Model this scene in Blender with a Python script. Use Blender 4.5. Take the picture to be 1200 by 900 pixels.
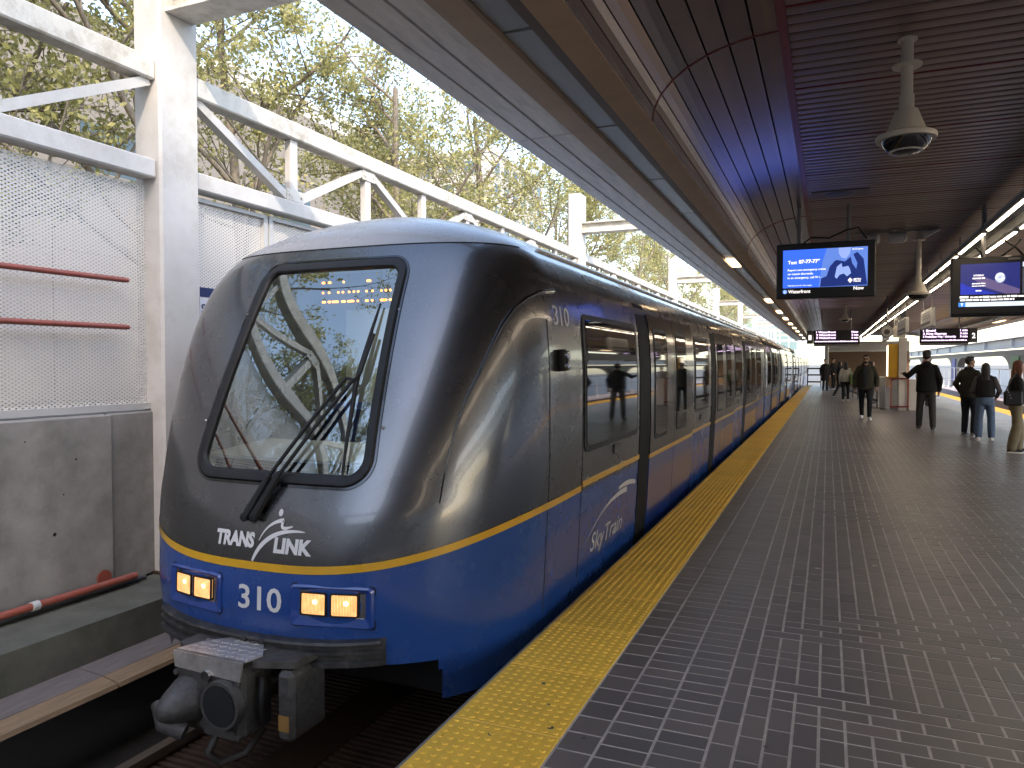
import bpy, bmesh, math, random
import numpy as np
from mathutils import Vector, Matrix

# ------------------------------------------------------------------ camera, sky, sun, exposure
scene = bpy.context.scene
for o in list(bpy.data.objects):
    bpy.data.objects.remove(o)
col = scene.collection
EYE = Vector((0.0, 0.0, 1.55))
FPX = 875.0                                     # focal length in pixels of a 1200 x 900 frame
PITCH = math.atan(24 / FPX)
YAW = math.atan(370 / math.hypot(FPX, 24))
cam_data = bpy.data.cameras.new('camera')
cam = bpy.data.objects.new('camera', cam_data)
col.objects.link(cam)
cam.location = EYE
cam.rotation_euler = (math.pi / 2 - PITCH, 0, YAW)
cam_data.sensor_width = 36
cam_data.lens = FPX / 1200 * 36
cam_data.clip_start = 0.05
cam_data.clip_end = 3000
scene.camera = cam

SUN_EL = math.radians(36)
SUN_DIR = Vector((0.6, -0.8, 0)).normalized()        # towards the sun, on the ground
world = bpy.data.worlds.new('World')
scene.world = world
world.use_nodes = True
wn = world.node_tree.nodes
wl = world.node_tree.links
sky = wn.new('ShaderNodeTexSky')
sky.sky_type = 'NISHITA'
sky.sun_disc = False
sky.sun_elevation = SUN_EL
sky.sun_rotation = math.atan2(SUN_DIR.x, SUN_DIR.y)
sky.air_density = 1.0
sky.dust_density = 1.4
sky.ozone_density = 1.2
bg = wn['Background']
bg.inputs['Strength'].default_value = 0.15
wl.new(sky.outputs[0], bg.inputs['Color'])
sun_data = bpy.data.lights.new('sun', 'SUN')
sun_data.energy = 0.7
sun_data.angle = math.radians(0.6)
sun_data.color = (1.0, 0.94, 0.86)
sun = bpy.data.objects.new('sun', sun_data)
col.objects.link(sun)
sd = Vector((SUN_DIR.x * math.cos(SUN_EL), SUN_DIR.y * math.cos(SUN_EL), math.sin(SUN_EL)))
sun.rotation_euler = (-sd).to_track_quat('-Z', 'Y').to_euler()
sun.location = (30, -30, 60)
scene.view_settings.view_transform = 'Standard'
scene.view_settings.look = 'None'
scene.view_settings.exposure = 2.4
scene.view_settings.use_white_balance = True
scene.view_settings.white_balance_temperature = 7300
scene.view_settings.white_balance_tint = 12
scene.view_settings.gamma = 1
scene.view_settings.use_curve_mapping = False
scene.render.engine = 'CYCLES'
scene.cycles.max_bounces = 7
scene.cycles.diffuse_bounces = 4
scene.cycles.glossy_bounces = 4
scene.cycles.transmission_bounces = 4
scene.cycles.transparent_max_bounces = 12
scene.cycles.sample_clamp_indirect = 6
scene.cycles.caustics_reflective = False
scene.cycles.caustics_refractive = False
scene.cycles.use_denoising = True

rng = random.Random(7)
np.random.seed(3)

FW = Vector((-math.sin(YAW) * math.cos(PITCH), math.cos(YAW) * math.cos(PITCH), -math.sin(PITCH)))
RT = Vector((math.cos(YAW), math.sin(YAW), 0))
UP = RT.cross(FW)


def to_px(p):
    q = Vector(p) - EYE
    d = q.dot(FW)
    if d < 0.1:
        return None
    return 600 + FPX * q.dot(RT) / d, 450 - FPX * q.dot(UP) / d


# ------------------------------------------------------------------ materials
MATS = {}


def new_mat(name):
    m = bpy.data.materials.new(name)
    m.use_nodes = True
    nt = m.node_tree
    return m, nt, nt.nodes['Principled BSDF']


def add(nt, kind, **kw):
    n = nt.nodes.new(kind)
    for k, v in kw.items():
        if k in n.inputs:
            n.inputs[k].default_value = v
        else:
            setattr(n, k, v)
    return n


def mat(name, base, rough=0.5, metal=0.0, var=0.15, scale=4.0, bump=0.0, bscale=60.0, coat=0.0, coat_rough=0.05,
        spec=0.5, emit=None, estr=0.0, dirt=None, dscale=1.2, damount=0.5, sub=0.0, stretch=None, island=0.0, rvar=0.12):
    if name in MATS:
        return MATS[name]
    m, nt, b = new_mat(name)
    L = nt.links
    tc = add(nt, 'ShaderNodeTexCoord')
    src = tc.outputs['Object']
    if stretch:
        mp = add(nt, 'ShaderNodeMapping')
        mp.inputs['Scale'].default_value = stretch
        L.new(src, mp.inputs['Vector'])
        src = mp.outputs['Vector']
    nz = add(nt, 'ShaderNodeTexNoise', Scale=scale, Detail=6.0, Roughness=0.6)
    L.new(src, nz.inputs['Vector'])
    rp = add(nt, 'ShaderNodeMapRange')
    rp.inputs['From Min'].default_value = 0.25
    rp.inputs['From Max'].default_value = 0.75
    rp.inputs['To Min'].default_value = 1 - var
    rp.inputs['To Max'].default_value = 1 + var
    L.new(nz.outputs['Fac'], rp.inputs['Value'])
    hs = add(nt, 'ShaderNodeHueSaturation')
    hs.inputs['Color'].default_value = (*base, 1)
    L.new(rp.outputs[0], hs.inputs['Value'])
    out = hs.outputs['Color']
    if island:
        oi = add(nt, 'ShaderNodeObjectInfo')
        r2 = add(nt, 'ShaderNodeMapRange')
        r2.inputs['To Min'].default_value = 1 - island
        r2.inputs['To Max'].default_value = 1 + island
        L.new(oi.outputs['Random'], r2.inputs['Value'])
        h2 = add(nt, 'ShaderNodeHueSaturation')
        L.new(out, h2.inputs['Color'])
        L.new(r2.outputs[0], h2.inputs['Value'])
        out = h2.outputs['Color']
    if dirt:
        n2 = add(nt, 'ShaderNodeTexNoise', Scale=dscale, Detail=8.0, Roughness=0.7)
        L.new(src, n2.inputs['Vector'])
        r3 = add(nt, 'ShaderNodeMapRange')
        r3.inputs['From Min'].default_value = 0.48
        r3.inputs['From Max'].default_value = 0.72
        r3.inputs['To Max'].default_value = damount
        L.new(n2.outputs['Fac'], r3.inputs['Value'])
        mx = add(nt, 'ShaderNodeMix', data_type='RGBA')
        L.new(r3.outputs[0], mx.inputs['Factor'])
        L.new(out, mx.inputs[6])
        mx.inputs[7].default_value = (*dirt, 1)
        out = mx.outputs[2]
    L.new(out, b.inputs['Base Color'])
    rr = add(nt, 'ShaderNodeMapRange')
    rr.inputs['To Min'].default_value = max(0.0, rough * (1 - rvar))
    rr.inputs['To Max'].default_value = min(1.0, rough * (1 + rvar))
    L.new(nz.outputs['Fac'], rr.inputs['Value'])
    L.new(rr.outputs[0], b.inputs['Roughness'])
    b.inputs['Metallic'].default_value = metal
    b.inputs['Specular IOR Level'].default_value = spec
    b.inputs['Coat Weight'].default_value = coat
    b.inputs['Coat Roughness'].default_value = coat_rough
    if emit:
        b.inputs['Emission Color'].default_value = (*emit, 1)
        b.inputs['Emission Strength'].default_value = estr
    if bump:
        nb = add(nt, 'ShaderNodeTexNoise', Scale=bscale, Detail=4.0)
        L.new(src, nb.inputs['Vector'])
        bp = add(nt, 'ShaderNodeBump', Strength=bump, Distance=0.01)
        L.new(nb.outputs['Fac'], bp.inputs['Height'])
        L.new(bp.outputs[0], b.inputs['Normal'])
    MATS[name] = m
    return m


def glow(name, color, strength):
    if name in MATS:
        return MATS[name]
    m, nt, b = new_mat(name)
    b.inputs['Base Color'].default_value = (*[c * 0.4 for c in color], 1)
    b.inputs['Roughness'].default_value = 0.3
    b.inputs['Emission Color'].default_value = (*color, 1)
    b.inputs['Emission Strength'].default_value = strength
    MATS[name] = m
    return m


M_WHITE = mat('white_steel_paint', (0.585, 0.555, 0.515), 0.5, var=0.10, scale=3, bump=0.12, bscale=40, dirt=(0.36, 0.31, 0.25), dscale=2.6, damount=0.55)
M_WHITE_T = mat('white_steel_paint_stained', (0.62, 0.59, 0.53), 0.55, var=0.14, scale=6, bump=0.2, bscale=55, dirt=(0.25, 0.20, 0.13), dscale=5.0, damount=0.75)
M_CONC = mat('weathered_concrete', (0.255, 0.245, 0.23), 0.85, var=0.3, scale=3.5, bump=0.4, bscale=35, dirt=(0.085, 0.083, 0.072), dscale=1.6, damount=0.5)
M_CONC_D = mat('damp_concrete', (0.105, 0.105, 0.085), 0.8, var=0.3, scale=5, bump=0.5, bscale=45, dirt=(0.045, 0.055, 0.03), dscale=2.0, damount=0.7)
M_CONC_L = mat('pale_concrete', (0.45, 0.44, 0.42), 0.8, var=0.12, scale=0.6, bump=0.2, bscale=14, dirt=(0.3, 0.28, 0.25), dscale=0.5, damount=0.5)
M_RED = mat('red_pipe_paint', (0.30, 0.075, 0.05), 0.42, var=0.18, scale=12, bump=0.08, dirt=(0.30, 0.16, 0.12), dscale=9, damount=0.4)
M_REDTRIM = mat('red_ceiling_trim', (0.17, 0.022, 0.022), 0.4, var=0.15, scale=8)
M_TAN = mat('tan_beam_paint', (0.46, 0.33, 0.215), 0.5, var=0.10, scale=2, dirt=(0.22, 0.15, 0.09), dscale=1.6, damount=0.4)
M_BROWN = mat('brown_soffit', (0.12, 0.08, 0.055), 0.5, var=0.15, scale=3)
M_FASCIA = mat('grey_metal_fascia', (0.80, 0.79, 0.78), 0.45, metal=0.05, var=0.16, scale=5, stretch=(3, 0.5, 1), dirt=(0.2, 0.2, 0.2), dscale=4, damount=0.4)
M_SLAT = mat('brown_ceiling_slat', (0.24, 0.18, 0.16), 0.34, metal=0.5, var=0.22, scale=2.5, stretch=(0.6, 4, 1), island=0.16, rvar=0.35)
M_SLATC = mat('bronze_curved_slat', (0.22, 0.175, 0.16), 0.24, metal=0.65, var=0.16, scale=0.9, stretch=(2, 0.5, 2), island=0.16, rvar=0.25)
M_BLACK = mat('black_gap', (0.008, 0.008, 0.008), 0.8, var=0.1)
M_DIFF = mat('grey_light_diffuser', (0.33, 0.35, 0.37), 0.25, var=0.10, scale=1.5, stretch=(2, 0.4, 1), spec=0.7)
M_TUBE = glow('fluorescent_tube', (1.0, 0.74, 0.46), 1.2)
M_ROOF = mat('roof_membrane', (0.20, 0.19, 0.18), 0.8, var=0.2, scale=1.0)
M_YELLOW = mat('yellow_tactile', (0.90, 0.54, 0.07), 0.55, var=0.14, scale=9, bump=0.12, bscale=120, dirt=(0.42, 0.25, 0.05), dscale=4, damount=0.35, island=0.06)
M_MORTAR = mat('mortar_joint', (0.50, 0.455, 0.44), 0.85, var=0.25, scale=12, dirt=(0.20, 0.175, 0.165), dscale=2, damount=0.5)
M_EDGE = mat('platform_edge_concrete', (0.22, 0.21, 0.2), 0.85, var=0.25, scale=4, bump=0.3)
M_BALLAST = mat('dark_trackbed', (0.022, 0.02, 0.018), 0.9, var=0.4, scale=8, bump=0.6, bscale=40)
M_RUST = mat('rusty_steel', (0.075, 0.045, 0.03), 0.6, metal=0.4, var=0.35, scale=14, bump=0.2)
M_RAIL = mat('worn_rail_steel', (0.22, 0.17, 0.13), 0.4, metal=0.8, var=0.2, scale=8, stretch=(6, 0.4, 1))
M_COVER = mat('weathered_cover_board', (0.17, 0.14, 0.128), 0.7, var=0.35, scale=7, stretch=(5, 0.8, 1), bump=0.25, dirt=(0.12, 0.105, 0.10), dscale=3, damount=0.75)
M_COVERE = mat('worn_board_edge', (0.25, 0.165, 0.095), 0.65, var=0.3, scale=10, stretch=(5, 0.6, 1), bump=0.2)
M_LGREY = mat('light_grey_paint', (0.50, 0.50, 0.49), 0.5, var=0.08)
M_MGREY = mat('mid_grey_paint', (0.22, 0.22, 0.22), 0.5, var=0.1)
M_DGREY = mat('dark_grey_paint', (0.07, 0.07, 0.072), 0.5, var=0.15)
M_CREAM = mat('cream_camera_housing', (0.55, 0.51, 0.44), 0.42, var=0.06)
M_DOME = mat('smoked_dome', (0.012, 0.012, 0.014), 0.05, var=0.05, spec=0.8)
M_TVB = mat('black_screen_housing', (0.012, 0.012, 0.013), 0.32, var=0.1)
M_RUBBER = mat('black_rubber', (0.018, 0.018, 0.019), 0.5, var=0.2, scale=9, spec=0.25)
M_CHROME = mat('dull_steel', (0.5, 0.5, 0.5), 0.25, metal=1.0, var=0.1)

# ------------------------------------------------------------------ mesh helpers
WORLD_LOC = {}


class MB:
    def __init__(self):
        self.v = []
        self.f = []
        self.fm = []
        self.mi = 0

    def addv(self, pts):
        n = len(self.v)
        self.v.extend([tuple(p) for p in pts])
        return n

    def face(self, idx):
        self.f.append(tuple(idx))
        self.fm.append(self.mi)

    def quad(self, a, b, c, d):
        n = self.addv([a, b, c, d])
        self.face((n, n + 1, n + 2, n + 3))

    def box(self, x0, x1, y0, y1, z0, z1):
        n = self.addv([(x0, y0, z0), (x1, y0, z0), (x1, y1, z0), (x0, y1, z0), (x0, y0, z1), (x1, y0, z1), (x1, y1, z1), (x0, y1, z1)])
        for q in ((3, 2, 1, 0), (4, 5, 6, 7), (0, 1, 5, 4), (1, 2, 6, 5), (2, 3, 7, 6), (3, 0, 4, 7)):
            self.face([n + i for i in q])
        return self

    def bbox(self, x0, x1, y0, y1, z0, z1, c=0.008):
        """box with chamfered edges along all sides"""
        bm = bmesh.new()
        bmesh.ops.create_cube(bm, size=1)
        for v in bm.verts:
            v.co = Vector(((x0 + x1) / 2 + v.co.x * (x1 - x0), (y0 + y1) / 2 + v.co.y * (y1 - y0), (z0 + z1) / 2 + v.co.z * (z1 - z0)))
        c = min(c, 0.45 * min(x1 - x0, y1 - y0, z1 - z0))
        bmesh.ops.bevel(bm, geom=bm.edges[:], offset=c, segments=1, affect='EDGES')
        self.from_bm(bm)
        return self

    def from_bm(self, bm):
        bm.verts.index_update()
        n = self.addv([v.co[:] for v in bm.verts])
        for f in bm.faces:
            self.face([n + v.index for v in f.verts])
        bm.free()

    def beam(self, p, q, w, h, up=(0, 0, 1)):
        p, q = Vector(p), Vector(q)
        d = (q - p).normalized()
        s = d.cross(Vector(up)).normalized()
        u = s.cross(d)
        n = self.addv([tuple(b + s * (w / 2 * i) + u * (h / 2 * j)) for b in (p, q) for i, j in ((-1, -1), (1, -1), (1, 1), (-1, 1))])
        for qd in ((0, 1, 2, 3), (7, 6, 5, 4), (0, 4, 5, 1), (1, 5, 6, 2), (2, 6, 7, 3), (3, 7, 4, 0)):
            self.face([n + i for i in qd])
        return self

    def tube(self, pts, r, n=10, cap=True):
        pts = [Vector(p) for p in pts]
        rs = r if isinstance(r, (list, tuple)) else [r] * len(pts)
        ref = None
        base = len(self.v)
        for i, p in enumerate(pts):
            d = (pts[min(i + 1, len(pts) - 1)] - pts[max(i - 1, 0)])
            d = d.normalized() if d.length > 1e-9 else Vector((0, 0, 1))
            if ref is None:
                ref = Vector((1, 0, 0)) if abs(d.x) < 0.8 else Vector((0, 1, 0))
            s = (ref - d * ref.dot(d)).normalized()
            ref = s
            t = d.cross(s)
            for k in range(n):
                a = 2 * math.pi * k / n
                self.v.append(tuple(p + (s * math.cos(a) + t * math.sin(a)) * rs[i]))
        for i in range(len(pts) - 1):
            for k in range(n):
                a = base + i * n + k
                b = base + i * n + (k + 1) % n
                self.face((a, b, b + n, a + n))
        if cap:
            self.face([base + k for k in range(n)][::-1])
            e = base + (len(pts) - 1) * n
            self.face([e + k for k in range(n)])
        return self

    def lathe(self, prof, c, n=24, axis='z'):
        base = len(self.v)
        for r, h in prof:
            for k in range(n):
                a = 2 * math.pi * k / n
                if axis == 'z':
                    self.v.append((c[0] + r * math.cos(a), c[1] + r * math.sin(a), c[2] + h))
                elif axis == 'y':
                    self.v.append((c[0] + r * math.cos(a), c[1] + h, c[2] + r * math.sin(a)))
                else:
                    self.v.append((c[0] + h, c[1] + r * math.cos(a), c[2] + r * math.sin(a)))
        for i in range(len(prof) - 1):
            for k in range(n):
                a = base + i * n + k
                b = base + i * n + (k + 1) % n
                self.face((a, b, b + n, a + n))
        self.face([base + k for k in range(n)][::-1])
        e = base + (len(prof) - 1) * n
        self.face([e + k for k in range(n)])
        return self

    def prism(self, poly, a0, a1, axis='y'):
        """extrude a polygon; poly in (x,z) for axis y, (y,z) for axis x, (x,y) for axis z"""
        def P(u, v, a):
            return {'y': (u, a, v), 'x': (a, u, v), 'z': (u, v, a)}[axis]
        n = len(poly)
        b = self.addv([P(u, v, a0) for u, v in poly] + [P(u, v, a1) for u, v in poly])
        self.face([b + i for i in range(n)])
        self.face([b + n + i for i in range(n)][::-1])
        for i in range(n):
            j = (i + 1) % n
            self.face((b + i, b + n + i, b + n + j, b + j))
        return self

    def grid(self, rows, close=False):
        base = len(self.v)
        m = len(rows[0])
        for r in rows:
            self.v.extend([tuple(p) for p in r])
        for i in range(len(rows) - 1):
            for k in range(m - 1 + (1 if close else 0)):
                a = base + i * m + k
                b = base + i * m + (k + 1) % m
                self.face((a, b, b + m, a + m))
        return self

    def build(self, name, material, parent=None, smooth=False, origin=None, fix=True):
        me = bpy.data.meshes.new(name)
        if origin is None:
            a = np.array(self.v)
            lo, hi = a.min(0), a.max(0)
            origin = ((lo[0] + hi[0]) / 2, (lo[1] + hi[1]) / 2, lo[2])
        origin = Vector(origin)
        me.from_pydata([(x - origin.x, y - origin.y, z - origin.z) for x, y, z in self.v], [], self.f)
        mats = material if isinstance(material, (list, tuple)) else [material]
        for m in mats:
            me.materials.append(m)
        if len(mats) > 1:
            me.polygons.foreach_set('material_index', self.fm)
        if fix and len(self.f) < 60000:
            bm = bmesh.new()
            bm.from_mesh(me)
            bmesh.ops.recalc_face_normals(bm, faces=bm.faces)
            bm.to_mesh(me)
            bm.free()
        if smooth:
            me.polygons.foreach_set('use_smooth', [True] * len(me.polygons))
            if smooth is not True:
                me.set_sharp_from_angle(angle=math.radians(smooth))
        me.update()
        return put(name, me, origin, parent)


def put(name, me, origin, parent=None):
    o = bpy.data.objects.new(name, me)
    col.objects.link(o)
    origin = Vector(origin)
    if parent is not None:
        o.parent = parent
        o.location = origin - WORLD_LOC[parent.name]
    else:
        o.location = origin
    WORLD_LOC[o.name] = origin
    return o


def thing(name, label, cat, loc, group=None):
    o = bpy.data.objects.new(name, None)
    col.objects.link(o)
    o.location = loc
    o.empty_display_size = 0.2
    WORLD_LOC[o.name] = Vector(loc)
    return tag(o, label, cat, group)


def tag(o, label=None, cat=None, group=None, kind=None):
    if label:
        o['label'] = label
    if cat:
        o['category'] = cat
    if group:
        o['group'] = group
    if kind:
        o['kind'] = kind
    return o


def struct(o):
    o['kind'] = 'structure'
    return o


def struct_empty(name, loc):
    o = bpy.data.objects.new(name, None)
    col.objects.link(o)
    o.location = loc
    WORLD_LOC[o.name] = Vector(loc)
    return struct(o)


_txt = {}


def text_geo(body, bold=0.0, shear=0.0):
    """flat letters, unit cap height ~0.7: returns verts (x,y) list and faces, starting at x=0"""
    key = (body, bold, shear)
    if key not in _txt:
        cu = bpy.data.curves.new('t', 'FONT')
        cu.body = body
        cu.size = 1
        cu.offset = bold
        cu.shear = shear
        cu.resolution_u = 3
        ob = bpy.data.objects.new('t', cu)
        col.objects.link(ob)
        dg = bpy.context.evaluated_depsgraph_get()
        me = bpy.data.meshes.new_from_object(ob.evaluated_get(dg))
        vs = [(v.co.x, v.co.y) for v in me.vertices]
        fs = [tuple(p.vertices) for p in me.polygons]
        bpy.data.objects.remove(ob)
        bpy.data.curves.remove(cu)
        bpy.data.meshes.remove(me)
        x0 = min(v[0] for v in vs)
        _txt[key] = ([(x - x0, y) for x, y in vs], fs)
    return _txt[key]


def lettering(name, body, material, parent, mapper, x0, z0, height, width=None, bold=0.0, shear=0.0, align='l'):
    """height: cap height; mapper(u, v) -> world point"""
    vs, fs = text_geo(body, bold, shear)
    sy = height / 0.70
    w = max(v[0] for v in vs)
    sx = sy if width is None else width / w
    off = {'l': 0, 'c': -w * sx / 2, 'r': -w * sx}[align]
    mb = MB()
    n = mb.addv([mapper(x0 + off + x * sx, z0 + y * sy) for x, y in vs])
    for f in fs:
        mb.face([n + i for i in f])
    return mb.build(name, material, parent, fix=False)


def word_bars(material, parent, mapper, x0, z0, height, width, seed=1):
    """a line of print too small to read in the photograph: word-sized dashes"""
    r = random.Random(seed)
    m = MB()
    x = x0
    while x < x0 + width:
        w = min(height * r.uniform(1.0, 3.4), x0 + width - x)
        h = height * r.uniform(0.72, 1.0)
        n = m.addv([mapper(x, z0), mapper(x + w, z0), mapper(x + w, z0 + h), mapper(x, z0 + h)])
        m.face((n, n + 1, n + 2, n + 3))
        x += w + height * 0.4
    return m.build('print_line', material, parent, fix=False)


ORD = ['nearest', 'second', 'third', 'fourth', 'fifth', 'sixth', 'seventh', 'eighth', 'ninth', 'tenth', 'eleventh', 'twelfth', 'thirteenth', 'fourteenth', 'fifteenth', 'sixteenth', 'seventeenth', 'eighteenth']

# ------------------------------------------------------------------ ground, tracks, platform
Y0, Y1 = -26.0, 58.0
mb = MB()
mb.quad((-1500, -1500, -1.3), (1500, -1500, -1.3), (1500, 1500, -1.3), (-1500, 1500, -1.3))
struct(mb.build('ground', mat('grey_ground', (0.16, 0.155, 0.145), 0.9, var=0.3, scale=0.3, bump=0.3, bscale=3)))
mb = MB()
mb.box(-70, -5.32, -60, 150, -1.25, 0.45)
struct(mb.build('planted_bank', mat('bank_soil', (0.085, 0.075, 0.045), 0.95, var=0.4, scale=1.5, bump=0.6, bscale=9)))

track = struct_empty('near_track', (-2.85, 10, -1.1))
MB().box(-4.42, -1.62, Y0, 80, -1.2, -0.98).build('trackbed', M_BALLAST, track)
for x in (-3.6, -2.13):
    t = MB()
    t.box(x - 0.035, x + 0.035, Y0, 80, -0.75, -0.70)
    t.box(x - 0.012, x + 0.012, Y0, 80, -0.86, -0.75)
    t.box(x - 0.07, x + 0.07, Y0, 80, -0.88, -0.86)
    t.build('rail', M_RAIL, track)
MB().box(-3.02, -2.70, Y0, 80, -0.80, -0.765).build('reaction_rail', M_RUST, track)
g0 = bpy.data.meshes.new('grating_bar')
tmp = MB()
tmp.box(-0.3, 0.3, -0.014, 0.014, -0.02, 0.02)
gb = tmp.build('grating_bar', M_RUST, track, origin=(0, 0, 0))
gme = gb.data
bpy.data.objects.remove(gb)
for xc in (-3.30, -2.42):
    for i in range(60):
        put('grating_bar', gme, (xc, 1.9 + i * 0.055, -0.80), track)
    for dx in (-0.2, 0.0, 0.2):
        MB().box(xc + dx - 0.008, xc + dx + 0.008, 1.85, 5.3, -0.826, -0.821).build('grating_rod', M_RUST, track)
lay = MB()
lay.box(-5.0, -4.42, Y0, 80, -1.2, -0.15)
ledge = tag(lay.build('trackside_ledge', M_CONC_D), 'mossy dark concrete ledge along the foot of the trackside wall', 'ledge')
cover = thing('rail_cover', 'worn timber coloured power rail cover boards below the concrete ledge', 'cover', (-4.24, 3, -0.47))
for i in range(14):
    ya = -3.1 + i * 2.13
    c = MB()
    c.prism([(-4.418, -0.45), (-4.418, -0.405), (-4.19, -0.42), (-4.19, -0.45)], ya, ya + 2.12)
    b = c.build('cover_board', M_COVER, cover)
    c = MB()
    c.prism([(-4.187, -0.47), (-4.187, -0.421), (-4.06, -0.444), (-4.05, -0.47)], ya, ya + 2.12)
    c.build('board_edge', M_COVERE, cover)
MB().box(-4.40, -4.30, Y0, 60, -0.98, -0.452).build('bracket', M_DGREY, cover)

plat = struct_empty('platform', (2.0, 20, -1.1))
s = MB()
s.box(-1.5, 5.55, Y0, Y1, -0.30, -0.0018)
s.box(-1.22, 5.25, Y0, Y1, -1.2, -0.30)
s.build('slab', [M_MORTAR], plat)
MB().box(-1.515, -1.5005, Y0, Y1, -0.30, -0.004).build('edge_face', M_EDGE, plat)

# tactile warning tiles with truncated domes
TL = 0.64


def tactile_mesh():
    t = MB()
    w, l = 0.498, TL - 0.004
    c = 0.004
    b = t.addv([(-w / 2, -l / 2, -0.006), (w / 2, -l / 2, -0.006), (w / 2, l / 2, -0.006), (-w / 2, l / 2, -0.006),
                (-w / 2 + c, -l / 2 + c, 0.003), (w / 2 - c, -l / 2 + c, 0.003), (w / 2 - c, l / 2 - c, 0.003), (-w / 2 + c, l / 2 - c, 0.003)])
    for q in ((4, 5, 6, 7), (0, 1, 5, 4), (1, 2, 6, 5), (2, 3, 7, 6), (3, 0, 4, 7)):
        t.face([b + i for i in q])
    nx, ny = 10, 13
    for i in range(nx):
        for j in range(ny):
            x = (i - (nx - 1) / 2) * 0.0485
            y = (j - (ny - 1) / 2) * 0.0488
            base = len(t.v)
            K = 8
            for r, h in ((0.0138, 0.003), (0.0125, 0.0066), (0.0088, 0.0078)):
                for k in range(K):
                    a = 2 * math.pi * (k + 0.5) / K
                    t.v.append((x + r * math.cos(a), y + r * math.sin(a), h))
            for lv in (0, 1):
                for k in range(K):
                    a = base + lv * K + k
                    d = base + lv * K + (k + 1) % K
                    t.face((a, d, d + K, a + K))
            t.face([base + 2 * K + k for k in range(K)])
    o = t.build('tactile_tile', M_YELLOW, None, origin=(0, 0, 0), fix=False)
    me = o.data
    bpy.data.objects.remove(o)
    return me


tile_me = tactile_mesh()
for i in range(-7, 86):
    put('tactile_tile', tile_me, (-1.25, 2.881 + (i + 0.5) * TL, 0.0), plat)
for i in range(14, 86):
    put('tactile_tile', tile_me, (5.30, 2.881 + (i + 0.5) * TL, 0.0), plat)
dk = MB()
for (x, y, r) in ((-1.07, 2.95, 0.012), (-1.28, 2.80, 0.010), (-1.03, 3.9, 0.010), (-1.33, 4.05, 0.009), (-1.25, 3.35, 0.009), (-1.15, 3.15, 0.006)):
    dk.lathe([(r * 1.3, 0.003), (r, 0.0042)], (x, y, 0.0), 9)
dk.build('gum_spot', M_DGREY, plat)
gs = random.Random(5)
for q in range(34):
    x, y, r = gs.uniform(-0.95, 3.2), gs.uniform(2.6, 9.5), gs.uniform(0.008, 0.017)
    g_ = MB()
    n_ = g_.addv([(x + r * (1 + 0.3 * math.sin(3 * a + q)) * math.cos(a), y + r * math.sin(a), 0.0022) for a in np.linspace(0, 6.283, 10, endpoint=False)])
    g_.face(range(n_, n_ + 10))
    g_.build('gum_spot', M_DGREY if q % 3 else M_EDGE, plat)
for (x, y) in ((0.83, 4.55), (0.35, 6.3), (-0.05, 6.05)):
    g_ = MB()
    g_.quad((x - 0.02, y - 0.012, 0.004), (x + 0.022, y - 0.008, 0.006), (x + 0.018, y + 0.013, 0.004), (x - 0.017, y + 0.008, 0.008))
    g_.build('paper_scrap', M_LGREY, plat)

# brick paving
MX, MY = 0.1028, 0.1035
BR = []                       # x0, x1, y0, y1
NCOL = int((5.04 + 0.43) / MX)
YB0 = 4.13
j_lo = int((0.9 - YB0) / MY)
j_hi = int((Y1 - YB0) / MY)
PER = 46


def zone(i, j):
    jj = (j + PER // 2) % PER - PER // 2
    ii = min(i, NCOL - 1 - i)
    d = jj if jj >= 0 else -1 - jj
    lim = ii if (jj < 0 or ii < 8) else ii - 2
    if ii == 0:
        return 'V'
    if d == 0:
        return 'S'
    if d <= 2:
        return 'B'
    if d - 3 < lim:
        return 'H'
    return 'V'


Zn = {(i, j): zone(i, j) for i in range(NCOL) for j in range(j_lo, j_hi)}
used = set()
for j in range(j_lo, j_hi):
    for i in range(NCOL):
        if (i, j) in used:
            continue
        z = Zn[(i, j)]
        ni, nj = 1, 1
        jj = (j + PER // 2) % PER - PER // 2
        if z == 'V' and (i + j) % 2 == 0 and Zn.get((i, j + 1)) == 'V' and (i, j + 1) not in used:
            nj = 2
        elif z == 'B' and jj in (1, -3) and Zn.get((i, j + 1)) == 'B':
            nj = 2
        elif z == 'H' and (i + j) % 2 == 0 and Zn.get((i + 1, j)) == 'H' and (i + 1, j) not in used:
            ni = 2
        for a in range(ni):
            for b in range(nj):
                used.add((i + a, j + b))
        BR.append((-0.43 + i * MX, -0.43 + (i + ni) * MX, YB0 + j * MY, YB0 + (j + nj) * MY))
for c0, c1, stp, off in ((-0.84, -0.637, 0.105, 2.803), (-0.637, -0.43, 0.105, 2.812), (-0.998, -0.84, 0.1535, 2.808)):
    k0 = int((0.9 - off) / stp)
    k1 = int((Y1 - off) / stp)
    for k in range(k0, k1):
        BR.append((c0, c1, off + k * stp, off + (k + 1) * stp))


def px_area(b):
    P = [to_px(p) for p in ((b[0], b[2], 0), (b[1], b[2], 0), (b[1], b[3], 0), (b[0], b[3], 0))]
    if any(p is None for p in P):
        return 0
    cx = sum(p[0] for p in P) / 4
    cy = sum(p[1] for p in P) / 4
    if not (-5 < cx < 1205 and cy < 905):
        return 0
    return abs(sum(P[k][0] * P[(k + 1) % 4][1] - P[(k + 1) % 4][0] * P[k][1] for k in range(4))) / 2


BR.sort(key=px_area, reverse=True)


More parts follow.
